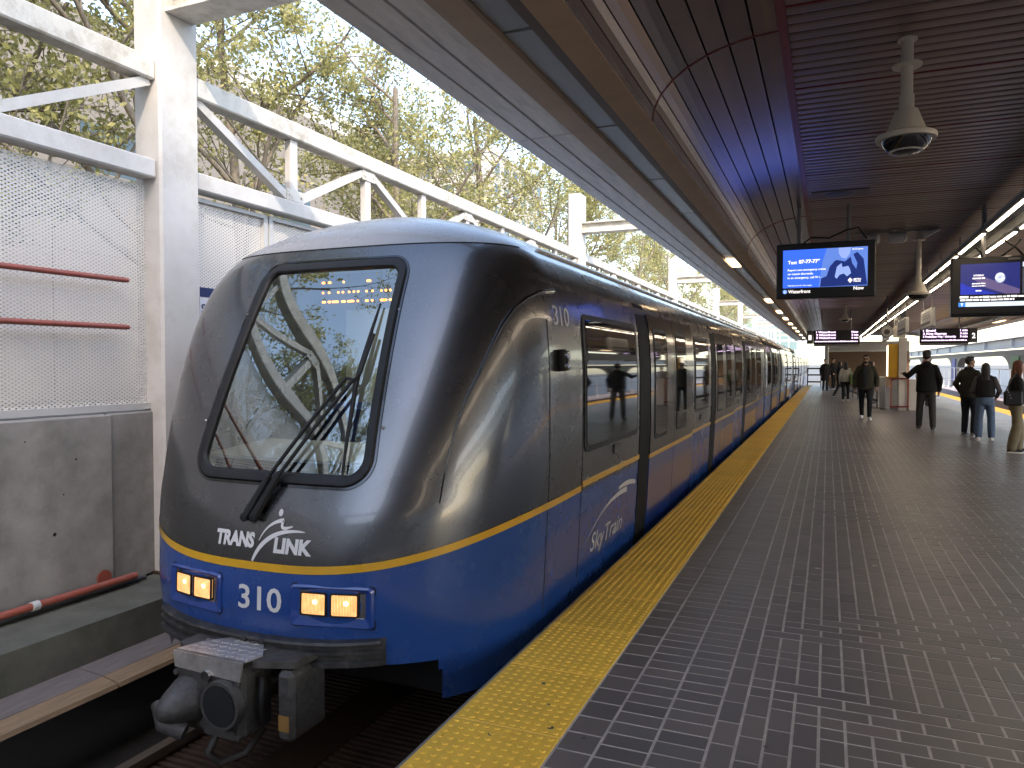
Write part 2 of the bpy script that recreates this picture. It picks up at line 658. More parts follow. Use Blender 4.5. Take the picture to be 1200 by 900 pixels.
def brick_mat(name, source):
    m, nt, b = new_mat(name)
    L = nt.links
    if source == 'obj':
        oi = add(nt, 'ShaderNodeObjectInfo')
        r = oi.outputs['Random']
    else:
        at = add(nt, 'ShaderNodeAttribute', attribute_name='tone')
        r = at.outputs['Fac']
    cr = add(nt, 'ShaderNodeValToRGB')
    e = cr.color_ramp.elements
    e[0].color = (0.112, 0.098, 0.095, 1)
    e[1].color = (0.168, 0.138, 0.130, 1)
    for p, c in ((0.3, (0.130, 0.113, 0.109)), (0.6, (0.145, 0.124, 0.118)), (0.8, (0.136, 0.122, 0.119))):
        n = e.new(p)
        n.color = (*c, 1)
    L.new(r, cr.inputs['Fac'])
    ge = add(nt, 'ShaderNodeNewGeometry')
    nz = add(nt, 'ShaderNodeTexNoise', Scale=230.0, Detail=3.0)
    L.new(ge.outputs['Position'], nz.inputs['Vector'])
    n2 = add(nt, 'ShaderNodeTexNoise', Scale=1.1, Detail=5.0)
    L.new(ge.outputs['Position'], n2.inputs['Vector'])
    rp = add(nt, 'ShaderNodeMapRange')
    rp.inputs['To Min'].default_value = 0.65
    rp.inputs['To Max'].default_value = 1.4
    L.new(nz.outputs['Fac'], rp.inputs['Value'])
    r3 = add(nt, 'ShaderNodeMapRange')
    r3.inputs['From Min'].default_value = 0.3
    r3.inputs['From Max'].default_value = 0.7
    r3.inputs['To Min'].default_value = 0.82
    r3.inputs['To Max'].default_value = 1.15
    L.new(n2.outputs['Fac'], r3.inputs['Value'])
    ml = add(nt, 'ShaderNodeMath', operation='MULTIPLY')
    L.new(rp.outputs[0], ml.inputs[0])
    L.new(r3.outputs[0], ml.inputs[1])
    hs = add(nt, 'ShaderNodeHueSaturation')
    L.new(cr.outputs['Color'], hs.inputs['Color'])
    L.new(ml.outputs[0], hs.inputs['Value'])
    L.new(hs.outputs['Color'], b.inputs['Base Color'])
    rr = add(nt, 'ShaderNodeMapRange')
    rr.inputs['To Min'].default_value = 0.30
    rr.inputs['To Max'].default_value = 0.52
    L.new(n2.outputs['Fac'], rr.inputs['Value'])
    L.new(rr.outputs[0], b.inputs['Roughness'])
    bp = add(nt, 'ShaderNodeBump', Strength=0.12, Distance=0.002)
    L.new(nz.outputs['Fac'], bp.inputs['Height'])
    L.new(bp.outputs[0], b.inputs['Normal'])
    return m


M_BRICK = brick_mat('paving_brick', 'obj')
M_BRICK2 = brick_mat('paving_brick_mass', 'attr')
_bm = {}


def brick_geo(sx, sy):
    a, b = sx / 2 - 0.0050, sy / 2 - 0.0050
    c = 0.0016
    return ([(-a, -b, -0.007), (a, -b, -0.007), (a, b, -0.007), (-a, b, -0.007), (-a + c, -b + c, 0), (a - c, -b + c, 0), (a - c, b - c, 0), (-a + c, b - c, 0)],
            [(4, 5, 6, 7), (0, 1, 5, 4), (1, 2, 6, 5), (2, 3, 7, 6), (3, 0, 4, 7)])


for b in BR[:300]:
    key = (round(b[1] - b[0], 4), round(b[3] - b[2], 4))
    if key not in _bm:
        me = bpy.data.meshes.new('brick')
        v, f = brick_geo(*key)
        me.from_pydata(v, [], f)
        me.materials.append(M_BRICK)
        _bm[key] = me
    o = put('brick', _bm[key], ((b[0] + b[1]) / 2, (b[2] + b[3]) / 2, rng.uniform(-0.0008, 0.0008)), plat)
    o.rotation_euler = (rng.uniform(-0.003, 0.003), rng.uniform(-0.003, 0.003), rng.uniform(-0.004, 0.004))
V, Fc, T = [], [], []
for b in BR[300:]:
    v, f = brick_geo(b[1] - b[0], b[3] - b[2])
    cx, cy, dz = (b[0] + b[1]) / 2, (b[2] + b[3]) / 2, rng.uniform(-0.0008, 0.0008)
    ta, tb = rng.uniform(-0.003, 0.003), rng.uniform(-0.003, 0.003)
    n = len(V)
    V.extend([(x + cx, y + cy, z + dz + ta * x + tb * y) for x, y, z in v])
    Fc.extend([tuple(n + i for i in q) for q in f])
    t = rng.random()
    T.extend([t] * 8)
me = bpy.data.meshes.new('paving_bricks')
me.from_pydata(V, [], Fc)
me.materials.append(M_BRICK2)
at = me.attributes.new('tone', 'FLOAT', 'POINT')
at.data.foreach_set('value', T)
o = put('far_paving', me, (0, 0, 0), plat)
o['kind'] = 'stuff'

# ------------------------------------------------------------------ platform canopy (soffit, cove, slatted ceiling)
can = thing('platform_canopy', 'dark slatted platform canopy with tan beams, running above the whole platform', 'canopy', (2.4, 10, 3.05))
XL, XR = -1.94, 6.30
XM = (XL + XR) / 2
CZ = 3.05


def mir(x, side):
    return x if side < 0 else 2 * XM - x


for side in (-1, 1):
    segs = [4.70 + 6.0 * k for k in range(-2, 9)]
    for a in range(len(segs) - 1):
        ya, yb_ = segs[a] + 0.006, segs[a + 1] - 0.006
        for (xa, xb, z) in ((-1.94, -1.858, 3.05), (-1.846, -1.715, 3.054), (-1.700, -1.562, 3.057)):
            x0, x1 = sorted((mir(xa, side), mir(xb, side)))
            MB().box(x0, x1, ya, yb_, z, z + 0.025).build('fascia_strip', M_FASCIA, can)
        x0, x1 = sorted((mir(-1.552, side), mir(-1.405, side)))
        MB().box(x0, x1, ya, yb_ + 0.011, 3.048, 3.20).build('tan_beam', M_TAN, can)
        x0, x1 = sorted((mir(-1.250, side), mir(-1.185, side)))
        MB().box(x0, x1, ya, yb_ + 0.011, 3.062, 3.25).build('soffit_strip', M_BROWN, can)
        x0, x1 = sorted((mir(-1.183, side), mir(-1.030, side)))
        MB().prism([(mir(-1.183, side), 3.046), (mir(-1.03, side), 3.056), (mir(-1.03, side), 3.12), (mir(-1.183, side), 3.12)], ya, yb_ + 0.011).build('cove_trim', M_TAN, can)
        y_a = ya + 0.01
        while y_a < yb_ - 0.2:
            y_b = min(y_a + 1.47, yb_)
            x0, x1 = sorted((mir(-1.398, side), mir(-1.256, side)))
            MB().box(x0, x1, y_a, y_b, 3.075, 3.10).build('light_diffuser', M_DIFF, can)
            y_a = y_b + 0.03
    x0, x1 = sorted((mir(-1.93, side), mir(-1.03, side)))
    bk = MB()
    bk.box(x0, x1, segs[0], segs[-1], 3.125, 3.16)
    x0, x1 = sorted((mir(-1.95, side), mir(-1.935, side)))
    bk.build('soffit_backing', M_BLACK, can)
    x0, x1 = sorted((mir(-1.965, side), mir(-1.942, side)))
    MB().box(x0, x1, segs[0], segs[-1], 3.052, 3.34).build('outer_fascia', M_FASCIA, can)
    # curved cove of long slats
    NA = 8
    for s_ in range(len(segs) - 1):
        ya, yb_ = segs[s_] + 0.008, segs[s_ + 1] - 0.008
        for k in range(NA):
            a0 = (k + 0.04) / NA * math.pi / 2
            a1 = (k + 0.96) / NA * math.pi / 2
            sl = MB()
            P = []
            for a in (a0, (a0 + a1) / 2, a1):
                P.append((-0.28 - 0.75 * math.cos(a), 3.062 + 0.438 * math.sin(a), math.cos(a), math.sin(a)))
            pr = [(mir(p[0], side), p[1]) for p in P]
            pb = [(mir(p[0] - 0.02 * p[2], side), p[1] + 0.02 * p[3]) for p in P][::-1]
            sl.prism(pr + pb, ya, yb_)
            sl.build('cove_slat', M_SLATC, can)
        # red seam between cove panels
        sm = MB()
        for k in range(10):
            a0, a1 = k / 10 * math.pi / 2, (k + 1) / 10 * math.pi / 2
            q = []
            for a, o_ in ((a0, 0.004), (a1, 0.004), (a1, -0.03), (a0, -0.03)):
                q.append((mir(-0.28 - 0.75 * math.cos(a) + o_ * math.cos(a), side), 3.062 + 0.438 * math.sin(a) - o_ * math.sin(a)))
            sm.prism(q, yb_ + 0.002, yb_ + 0.014)
        sm.build('cove_seam', M_REDTRIM, can)
    cb = MB()
    rows = []
    for k in range(13):
        a = k / 12 * math.pi / 2
        x, z = mir(-0.28 - 0.785 * math.cos(a), side), 3.062 + 0.475 * math.sin(a)
        rows.append([(x, segs[0], z), (x, segs[-1], z)])
    cb.grid(rows).build('cove_backing', M_BLACK, can)
    x0, x1 = sorted((mir(-0.285, side), mir(-0.235, side)))
    MB().box(x0, x1, segs[0], segs[-1], 3.486, 3.52).build('red_trim', M_REDTRIM, can)

# flat ceiling: transverse slats between red battens
FX0, FX1 = -0.233, 2 * XM + 0.233
SP = 1.33 / 11
slat = MB()
slat.prism([(-SP / 2 + 0.010, 0.022), (-SP / 2 + 0.012, 0.004), (-SP / 2 + 0.03, 0.0), (SP / 2 - 0.03, 0.0), (SP / 2 - 0.012, 0.004), (SP / 2 - 0.010, 0.022)], FX0 - XM, FX1 - XM, axis='x')
so = slat.build('ceiling_slat', M_SLAT, None, origin=(0, 0, 0))
sme = so.data
bpy.data.objects.remove(so)
far = MB()
cnt = 0
nb_ = 0
YS = 4.40 - 1.33 * 8
k = 0
while True:
    y = YS + (k + 0.5) * SP
    k += 1
    if y > 58:
        break
    if (k - 1) % 11 == 0:
        MB().box(FX0, FX1, y - SP / 2 - 0.006, y - SP / 2 + 0.006, 3.495, 3.52).build('red_batten', M_REDTRIM, can)
    if 3.6 < y and cnt < 300:
        put('ceiling_slat', sme, (XM, y, 3.498), can)
        cnt += 1
    else:
        far.prism([(y - SP / 2 + 0.010, 3.52), (y - SP / 2 + 0.03, 3.498), (y + SP / 2 - 0.03, 3.498), (y + SP / 2 - 0.010, 3.52)], FX0, FX1, axis='x')
far.build('distant_slats', M_SLAT, can)['kind'] = 'stuff'
MB().box(FX0 - 0.1, FX1 + 0.1, -7.3, Y1, 3.53, 3.56).build('ceiling_backing', M_BLACK, can)
rf = MB()
rf.prism([(XL - 0.02, 3.34), (XL - 0.02, 3.42), (XM, 4.0), (XR + 0.02, 3.42), (XR + 0.02, 3.34), (XM, 3.85)], -7.3, Y1)
rf.build('roof', M_ROOF, can)
# lit tubes in the light channel
for (y, l) in ((11.3, 0.9), (18.6, 1.1), (22.8, 1.2), (26.4, 1.2), (30.0, 1.2), (33.6, 1.2), (37.2, 1.2), (42, 1.2), (47, 1.2)):
    MB().box(-1.39, -1.265, y, y + l, 3.060, 3.072).build('lit_lamp', M_TUBE, can)
for y in (24, 31, 38, 45):  # right-hand row, filled out with added tubes to warm the middle distance
    MB().box(mir(-1.265, 1), mir(-1.39, 1), y, y + 1.6, 3.060, 3.072).build('lit_lamp', M_TUBE, can)

# ------------------------------------------------------------------ train
CX = -2.885
ZP = [-.30, -.1, .2, .6, 1.0, 1.4, 1.8, 2.05, 2.2, 2.32, 2.44, 2.53, 2.6, 2.64, 2.66]
WP = [1.24, 1.26, 1.28, 1.30, 1.315, 1.315, 1.295, 1.25, 1.17, 1.05, .83, .60, .36, .18, 0.]
FZ = [-.3, 0, .26, .5, .7, .9, 1.3, 1.8, 2.1, 2.25, 2.36, 2.45, 2.54, 2.61, 2.66]
FY = [3.22, 3.17, 3.15, 3.18, 3.23, 3.31, 3.47, 3.70, 3.86, 3.95, 4.04, 4.17, 4.4, 4.72, 5.2]


def pchip(xs, ys):
    xs = np.array(xs, float)
    ys = np.array(ys, float)
    h = np.diff(xs)
    d = np.diff(ys) / h
    m = np.zeros(len(xs))
    for i in range(1, len(xs) - 1):
        if d[i - 1] * d[i] > 0:
            w1, w2 = 2 * h[i] + h[i - 1], h[i] + 2 * h[i - 1]
            m[i] = (w1 + w2) / (w1 / d[i - 1] + w2 / d[i])
    m[0], m[-1] = d[0], d[-1]

    def f(x):
        x = np.clip(x, xs[0], xs[-1])
        i = np.clip(np.searchsorted(xs, x) - 1, 0, len(h) - 1)
        t = (x - xs[i]) / h[i]
        return ((1 + 2 * t) * (1 - t) ** 2 * ys[i] + t * (1 - t) ** 2 * h[i] * m[i]
                + t * t * (3 - 2 * t) * ys[i + 1] + t * t * (t - 1) * h[i] * m[i + 1])
    return f


_w = pchip(ZP, WP)
_F = pchip(FZ, FY)
_yb = pchip([-.3, 1.6, 2.2, 2.45, 2.66], [4.5, 4.51, 4.6, 4.9, 5.8])
_n = pchip([-.3, .3, .8, 1.2, 1.8, 2.3, 2.66], [2.7, 2.71, 3.0, 3.3, 3.5, 3.2, 2.2])


def nose_y(dx, z):
    w = float(_w(z))
    t = min(abs(dx) / max(w, 1e-6), 1.0)
    n = float(_n(z))
    return float(_yb(z)) - float(_yb(z) - _F(z)) * (1 - t ** n) ** (1 / n)


def side_x(y, z):
    """half width of the car at y, z"""
    w, yb, f, n = float(_w(z)), float(_yb(z)), float(_F(z)), float(_n(z))
    if y >= yb:
        return w
    t = min(max((yb - y) / max(yb - f, 1e-6), 0), 1)
    return w * (1 - t ** n) ** (1 / n)


def stripe_z(dx):
    return 0.43 + 0.225 * min(abs(dx) / 1.31, 1.0) ** 2.8


def paint(name, split):
    m, nt, b = new_mat(name)
    L = nt.links
    at = add(nt, 'ShaderNodeAttribute', attribute_name='stripe_h')
    ge = add(nt, 'ShaderNodeTexCoord')
    nz = add(nt, 'ShaderNodeTexNoise', Scale=2.2, Detail=7.0, Roughness=0.65)
    L.new(ge.outputs['Object'], nz.inputs['Vector'])
    lt = add(nt, 'ShaderNodeMath', operation='GREATER_THAN')
    lt.inputs[1].default_value = 0.0
    L.new(at.outputs['Fac'], lt.inputs[0])
    a2 = add(nt, 'ShaderNodeAttribute', attribute_name='roof_h')
    rt_ = add(nt, 'ShaderNodeMath', operation='GREATER_THAN')
    rt_.inputs[1].default_value = 0.0
    L.new(a2.outputs['Fac'], rt_.inputs[0])
    m1 = add(nt, 'ShaderNodeMix', data_type='RGBA')
    m1.inputs[6].default_value = (0.013, 0.062, 0.25, 1)
    m1.inputs[7].default_value = (0.135, 0.136, 0.142, 1)
    L.new(lt.outputs[0], m1.inputs['Factor'])
    m2 = add(nt, 'ShaderNodeMix', data_type='RGBA')
    m2.inputs[7].default_value = (0.31, 0.305, 0.305, 1)
    L.new(rt_.outputs[0], m2.inputs['Factor'])
    L.new(m1.outputs[2], m2.inputs[6])
    # road film
    r3 = add(nt, 'ShaderNodeMapRange')
    r3.inputs['From Min'].default_value = 0.45
    r3.inputs['From Max'].default_value = 0.8
    r3.inputs['To Max'].default_value = 0.22
    L.new(nz.outputs['Fac'], r3.inputs['Value'])
    m3 = add(nt, 'ShaderNodeMix', data_type='RGBA')
    m3.inputs[7].default_value = (0.10, 0.095, 0.085, 1)
    L.new(r3.outputs[0], m3.inputs['Factor'])
    L.new(m2.outputs[2], m3.inputs[6])
    sp2 = add(nt, 'ShaderNodeTexVoronoi', Scale=38.0)
    L.new(ge.outputs['Object'], sp2.inputs['Vector'])
    sl = add(nt, 'ShaderNodeMath', operation='LESS_THAN')
    sl.inputs[1].default_value = 0.075
    L.new(sp2.outputs['Distance'], sl.inputs[0])
    n5 = add(nt, 'ShaderNodeTexNoise', Scale=9.0)
    L.new(ge.outputs['Object'], n5.inputs['Vector'])
    s5 = add(nt, 'ShaderNodeMath', operation='GREATER_THAN')
    s5.inputs[1].default_value = 0.60
    L.new(n5.outputs['Fac'], s5.inputs[0])
    s6 = add(nt, 'ShaderNodeMath', operation='MULTIPLY')
    L.new(sl.outputs[0], s6.inputs[0])
    L.new(s5.outputs[0], s6.inputs[1])
    s7 = add(nt, 'ShaderNodeMath', operation='MULTIPLY')
    s7.inputs[1].default_value = 0.35
    L.new(s6.outputs[0], s7.inputs[0])
    m4 = add(nt, 'ShaderNodeMix', data_type='RGBA')
    m4.inputs[7].default_value = (0.30, 0.29, 0.27, 1)
    L.new(s7.outputs[0], m4.inputs['Factor'])
    L.new(m3.outputs[2], m4.inputs[6])
    L.new(m4.outputs[2], b.inputs['Base Color'])
    mt = add(nt, 'ShaderNodeMath', operation='MULTIPLY')
    mt.inputs[1].default_value = 0.93
    L.new(lt.outputs[0], mt.inputs[0])
    inv = add(nt, 'ShaderNodeMath', operation='SUBTRACT')
    inv.inputs[0].default_value = 1.0
    L.new(rt_.outputs[0], inv.inputs[1])
    mt2 = add(nt, 'ShaderNodeMath', operation='MULTIPLY')
    L.new(mt.outputs[0], mt2.inputs[0])
    L.new(inv.outputs[0], mt2.inputs[1])
    L.new(mt2.outputs[0], b.inputs['Metallic'])
    rr = add(nt, 'ShaderNodeMapRange')
    rr.inputs['To Min'].default_value = 0.22
    rr.inputs['To Max'].default_value = 0.33
    L.new(nz.outputs['Fac'], rr.inputs['Value'])
    L.new(rr.outputs[0], b.inputs['Roughness'])
    ct = add(nt, 'ShaderNodeMapRange')
    ct.inputs['To Min'].default_value = 0.45
    ct.inputs['To Max'].default_value = 0.12
    L.new(rt_.outputs[0], ct.inputs['Value'])
    L.new(ct.outputs[0], b.inputs['Coat Weight'])
    cr = add(nt, 'ShaderNodeMapRange')
    cr.inputs['To Min'].default_value = 0.02
    cr.inputs['To Max'].default_value = 0.10
    L.new(nz.outputs['Fac'], cr.inputs['Value'])
    L.new(cr.outputs[0], b.inputs['Coat Roughness'])
    # slight waviness of the sheet metal, in the clear coat
    nb = add(nt, 'ShaderNodeTexNoise', Scale=3.0, Detail=1.0)
    L.new(ge.outputs['Object'], nb.inputs['Vector'])
    bp = add(nt, 'ShaderNodeBump', Strength=0.22, Distance=0.012)
    L.new(nb.outputs['Fac'], bp.inputs['Height'])
    L.new(bp.outputs[0], b.inputs['Normal'])
    L.new(bp.outputs[0], b.inputs['Coat Normal'])
    return m


M_PAINT = paint('train_body_paint', True)
M_STRIPE = mat('yellow_stripe_paint', (0.70, 0.36, 0.012), 0.35, var=0.08, scale=5, coat=0.8, dirt=(0.35, 0.2, 0.03), dscale=3, damount=0.25)
M_DOORGAP = mat('door_recess_shade', (0.006, 0.006, 0.0065), 0.6, var=0.2, scale=3, spec=0.15)  # near-black strip painted in place of a shaded recess beside the doors
M_SGLASS = mat('dark_side_glass', (0.006, 0.007, 0.008), 0.03, var=0.05, spec=0.9)
M_GREY_SHADED = mat('body_grey_shaded', (0.048, 0.049, 0.052), 0.14, metal=0.93, var=0.12, scale=2, coat=0.4, coat_rough=0.04)  # body grey darkened to stand in for dark reflections on the train side
M_BLUEP = mat('blue_door_paint', (0.006, 0.040, 0.215), 0.33, var=0.12, scale=2, coat=1.0, coat_rough=0.05, dirt=(0.09, 0.09, 0.085), dscale=1.5, damount=0.3)
M_LETTER = mat('white_lettering', (0.72, 0.70, 0.68), 0.45, var=0.05)
M_LETTERS = mat('silver_lettering', (0.55, 0.53, 0.50), 0.4, var=0.05)
M_BUMPER = mat('scuffed_black_bumper', (0.028, 0.027, 0.027), 0.5, var=0.3, scale=9, bump=0.2, dirt=(0.16, 0.15, 0.14), dscale=14, damount=0.45)
M_COUPLER = mat('grimy_coupler_steel', (0.085, 0.08, 0.077), 0.6, metal=0.3, var=0.4, scale=16, bump=0.5, bscale=50, dirt=(0.045, 0.032, 0.022), dscale=9, damount=0.85)
M_CHECKER = mat('checker_plate', (0.62, 0.59, 0.57), 0.35, metal=0.7, var=0.2, scale=20, dirt=(0.3, 0.27, 0.24), dscale=12, damount=0.5)
def lens_mat():
    m, nt, b = new_mat('headlamp_lens')
    L = nt.links
    tc = add(nt, 'ShaderNodeTexCoord')
    wv = add(nt, 'ShaderNodeTexWave', Scale=40.0, Distortion=0.6)
    wv.bands_direction = 'X'
    L.new(tc.outputs['Object'], wv.inputs['Vector'])
    nz = add(nt, 'ShaderNodeTexNoise', Scale=26.0, Detail=3.0)
    L.new(tc.outputs['Object'], nz.inputs['Vector'])
    sm = add(nt, 'ShaderNodeMath', operation='MULTIPLY')
    L.new(wv.outputs['Fac'], sm.inputs[0])
    L.new(nz.outputs['Fac'], sm.inputs[1])
    cr = add(nt, 'ShaderNodeValToRGB')
    cr.color_ramp.elements[0].color = (0.58, 0.22, 0.06, 1)
    cr.color_ramp.elements[0].position = 0.05
    cr.color_ramp.elements[1].color = (1.0, 0.62, 0.29, 1)
    cr.color_ramp.elements[1].position = 0.55
    L.new(sm.outputs[0], cr.inputs[0])
    L.new(cr.outputs[0], b.inputs['Emission Color'])
    L.new(cr.outputs[0], b.inputs['Base Color'])
    b.inputs['Emission Strength'].default_value = 0.26
    b.inputs['Roughness'].default_value = 0.08
    return m


M_LAMP = lens_mat()
M_BULB = glow('headlamp_bulb', (1.0, 0.84, 0.58), 0.9)
M_LED = glow('orange_led', (1.0, 0.30, 0.02), 1.3)
M_CAB = mat('cab_interior', (0.58, 0.60, 0.58), 0.6, var=0.1)
M_CABL = mat('cab_shelf', (0.62, 0.64, 0.63), 0.5, var=0.06)


def glass_mat():
    m, nt, b = new_mat('windscreen_glass')
    L = nt.links
    nt.nodes.remove(b)
    tr = add(nt, 'ShaderNodeBsdfTransparent')
    tr.inputs['Color'].default_value = (0.80, 0.86, 0.84, 1)
    gl = add(nt, 'ShaderNodeBsdfGlossy')
    gl.inputs['Roughness'].default_value = 0.012
    gl.inputs['Color'].default_value = (0.93, 1.0, 0.97, 1)
    fr = add(nt, 'ShaderNodeFresnel', IOR=2.9)
    mx = add(nt, 'ShaderNodeMixShader')
    L.new(fr.outputs[0], mx.inputs[0])
    L.new(tr.outputs[0], mx.inputs[1])
    L.new(gl.outputs[0], mx.inputs[2])
    L.new(mx.outputs[0], nt.nodes['Material Output'].inputs['Surface'])
    return m


M_WGLASS = glass_mat()
WSC = 0.035                     # windscreen centre offset


def screen_half(z, grow):
    """half width of the windscreen outline at height z, with rounded corners; None outside"""
    zb, zt = 0.945 - grow, 2.135 + grow
    if z < zb or z > zt:
        return None
    hw = np.interp(z, [0.945, 2.135], [0.555, 0.475]) + grow
    rb, rt_ = 0.10 + grow, 0.06 + grow
    if z < zb + rb:
        hw -= rb - math.sqrt(max(rb * rb - (zb + rb - z) ** 2, 0))
    if z > zt - rt_:
        hw -= rt_ - math.sqrt(max(rt_ * rt_ - (z - zt + rt_) ** 2, 0))
    return hw


def car_rows(front):
    """(half width, z) rows from the skirt up to the crown"""
    zs = list(np.linspace(-0.26, -0.03, 5)) + list(np.linspace(0.0, 2.0, 84)) + list(np.linspace(2.02, 2.44, 30)) + list(np.linspace(2.452, 2.655, 26)) + [2.66]
    return zs


def build_cab_shell(parent, y_end):
    zs = car_rows(True)
    NT = 150
    rows, H, R = [], [], []
    for z in zs:
        w, yb, f, n = float(_w(z)), float(_yb(z)), float(_F(z)), float(_n(z))
        row = [(CX - w, y_end, z), (CX - w, max(yb + 3.0, 9), z)]
        for k in range(NT + 1):
            th = math.pi - math.pi * k / NT
            c = math.cos(th)
            dx = w * math.copysign(abs(c) ** (2 / n), c) if abs(c) > 1e-9 else 0.0
            row.append((CX + dx, nose_y(dx, z), z))
        row += [(CX + w, max(yb + 3.0, 9), z), (CX + w, y_end, z)]
        rows.append(row)
    m = len(rows[0])
    verts = [p for r in rows for p in r]
    faces = []
    for i in range(len(rows) - 1):
        for k in range(m - 1):
            a = i * m + k
            cx = sum(verts[q][0] for q in (a, a + 1, a + m, a + m + 1)) / 4 - CX
            cy = sum(verts[q][1] for q in (a, a + 1, a + m, a + m + 1)) / 4
            cz = (rows[i][0][2] + rows[i + 1][0][2]) / 2
            if cz < -0.015 and abs(cx) < 0.99 and cy < 4.4:
                continue
            if cy < 4.6 and abs(cx) < 0.95:
                hw = screen_half(cz, 0.035)
                if hw is not None and abs(cx - WSC) < hw:
                    continue
            faces.append((a, a + 1, a + m + 1, a + m))
    org = Vector((CX, 10, -0.3))
    me = bpy.data.meshes.new('body_shell')
    me.from_pydata([(x - org.x, y - org.y, z - org.z) for x, y, z in verts], [], faces)
    me.materials.append(M_PAINT)
    a1 = me.attributes.new('stripe_h', 'FLOAT', 'POINT')
    a1.data.foreach_set('value', [z - stripe_z(x - CX) for x, y, z in verts])
    a2 = me.attributes.new('roof_h', 'FLOAT', 'POINT')
    # the pale roof cap starts at a crease above the windscreen
    a2.data.foreach_set('value', [z - (2.285 if y < 4.9 else 2.33) for x, y, z in verts])
    me.polygons.foreach_set('use_smooth', [True] * len(me.polygons))
    bm = bmesh.new()
    bm.from_mesh(me)
    bmesh.ops.recalc_face_normals(bm, faces=bm.faces)
    bm.to_mesh(me)
    bm.free()
    return put('body_shell', me, org, parent)


def build_plain_shell(parent, ya, yb2):
    zs = [z for z in car_rows(False)][::3] + [2.66]
    pts = [(-float(_w(z)), z) for z in zs] + [(float(_w(z)), z) for z in zs[::-1]]
    verts, faces = [], []
    ys = [ya, ya + 0.12, yb2 - 0.12, yb2]
    for i, y in enumerate(ys):
        sc = 0.985 if i in (0, 3) else 1.0
        verts += [(CX + x * sc, y, z if z < 0.5 else 0.5 + (z - 0.5) * sc) for x, z in pts]
    n = len(pts)
    for i in range(3):
        for k in range(n - 1):
            a = i * n + k
            faces.append((a, a + 1, a + n + 1, a + n))
    faces.append(tuple(range(n)))
    faces.append(tuple(range(3 * n, 4 * n)))
    org = Vector((CX, ya, -0.3))
    me = bpy.data.meshes.new('body_shell')
    me.from_pydata([(x - org.x, y - org.y, z - org.z) for x, y, z in verts], [], faces)
    me.materials.append(M_PAINT)
    a1 = me.attributes.new('stripe_h', 'FLOAT', 'POINT')
    a1.data.foreach_set('value', [z - stripe_z(1.31) for x, y, z in verts])
    a2 = me.attributes.new('roof_h', 'FLOAT', 'POINT')
    a2.data.foreach_set('value', [z - 2.33 for x, y, z in verts])
    bm = bmesh.new()
    bm.from_mesh(me)
    bmesh.ops.recalc_face_normals(bm, faces=bm.faces)
    bm.to_mesh(me)
    bm.free()
    me.polygons.foreach_set('use_smooth', [len(p.vertices) == 4 for p in me.polygons])
    return put('body_shell', me, org, parent)


def side_patch(name, material, parent, y0, y1, z0, z1, off=0.006, rc=0.0, side=1, nz=14, ny=1, depth=0.012):
    """a panel that follows the car's side, rounded corners, with a rim back to the shell"""
    zs = set(np.linspace(z0, z1, nz))
    if rc:
        for a in np.linspace(0, math.pi / 2, 6):
            zs.add(z0 + rc - rc * math.cos(a))
            zs.add(z1 - rc + rc * math.cos(a))
    zs = sorted(zs)
    rows = []
    mbp = MB()
    for z in zs:
        ins = 0.0
        if rc and z < z0 + rc:
            ins = rc - math.sqrt(max(rc * rc - (z0 + rc - z) ** 2, 0))
        if rc and z > z1 - rc:
            ins = rc - math.sqrt(max(rc * rc - (z - z1 + rc) ** 2, 0))
        ys = np.linspace(y0 + ins, y1 - ins, ny + 1)
        r = [(CX + side * (side_x(y0, z) + off - depth), ys[0], z)]
        r += [(CX + side * (side_x(y, z) + off), y, z) for y in ys]
        r += [(CX + side * (side_x(y1, z) + off - depth), ys[-1], z)]
        rows.append(r)
    rows.insert(0, [(x - side * depth, y, z) for x, y, z in rows[0]])
    rows.append([(x - side * depth, y, z) for x, y, z in rows[-1]])
    mbp.grid(rows)
    return mbp.build(name, material, parent, smooth=30)


def stripe_side(parent, y0, y1, z, off, side=1):
    return side_patch('stripe', M_STRIPE, parent, y0, y1, z, z + 0.042, off, 0, side, 2, 1, 0.006)


ST = stripe_z(1.31)


def side_window(parent, y0, y1, side=1, small=False):
    side_patch('window_frame', M_RUBBER, parent, y0 - 0.045, y1 + 0.045, 0.92, 1.90, 0.006, 0.07, side)
    wn_ = side_patch('window', M_SGLASS, parent, y0, y1, 0.965, 1.575, 0.010, 0.045, side)
    side_patch('vent_window', M_SGLASS, parent, y0 + 0.02, y1 - 0.02, 1.625, 1.86, 0.010, 0.035, side)
    return wn_


def door_pair(parent, y0, ymid, y1, side=1):
    for k, (a, b, wa, wb) in enumerate(((y0, ymid, y0 + 0.2, y0 + 0.79), (ymid, y1, ymid + 0.12, ymid + 0.71))):
        d = side_patch('door_leaf', M_GREY_SHADED, parent, a + 0.008, b - 0.008, ST + 0.01, 2.02, 0.010, 0.0, side)
        side_patch('door_lower_panel', M_BLUEP, d, a + 0.008, b - 0.008, -0.14, ST - 0.022, 0.010, 0.0, side)
        side_patch('door_stripe', M_STRIPE, d, a + 0.008, b - 0.008, ST - 0.020, ST + 0.022, 0.0115, 0, side, 2)
        side_patch('window_seal', M_RUBBER, d, wa - 0.035, wb + 0.035, 0.80, 1.90, 0.0135, 0.10, side)
        side_patch('door_window', M_SGLASS, d, wa, wb, 0.84, 1.86, 0.017, 0.075, side)


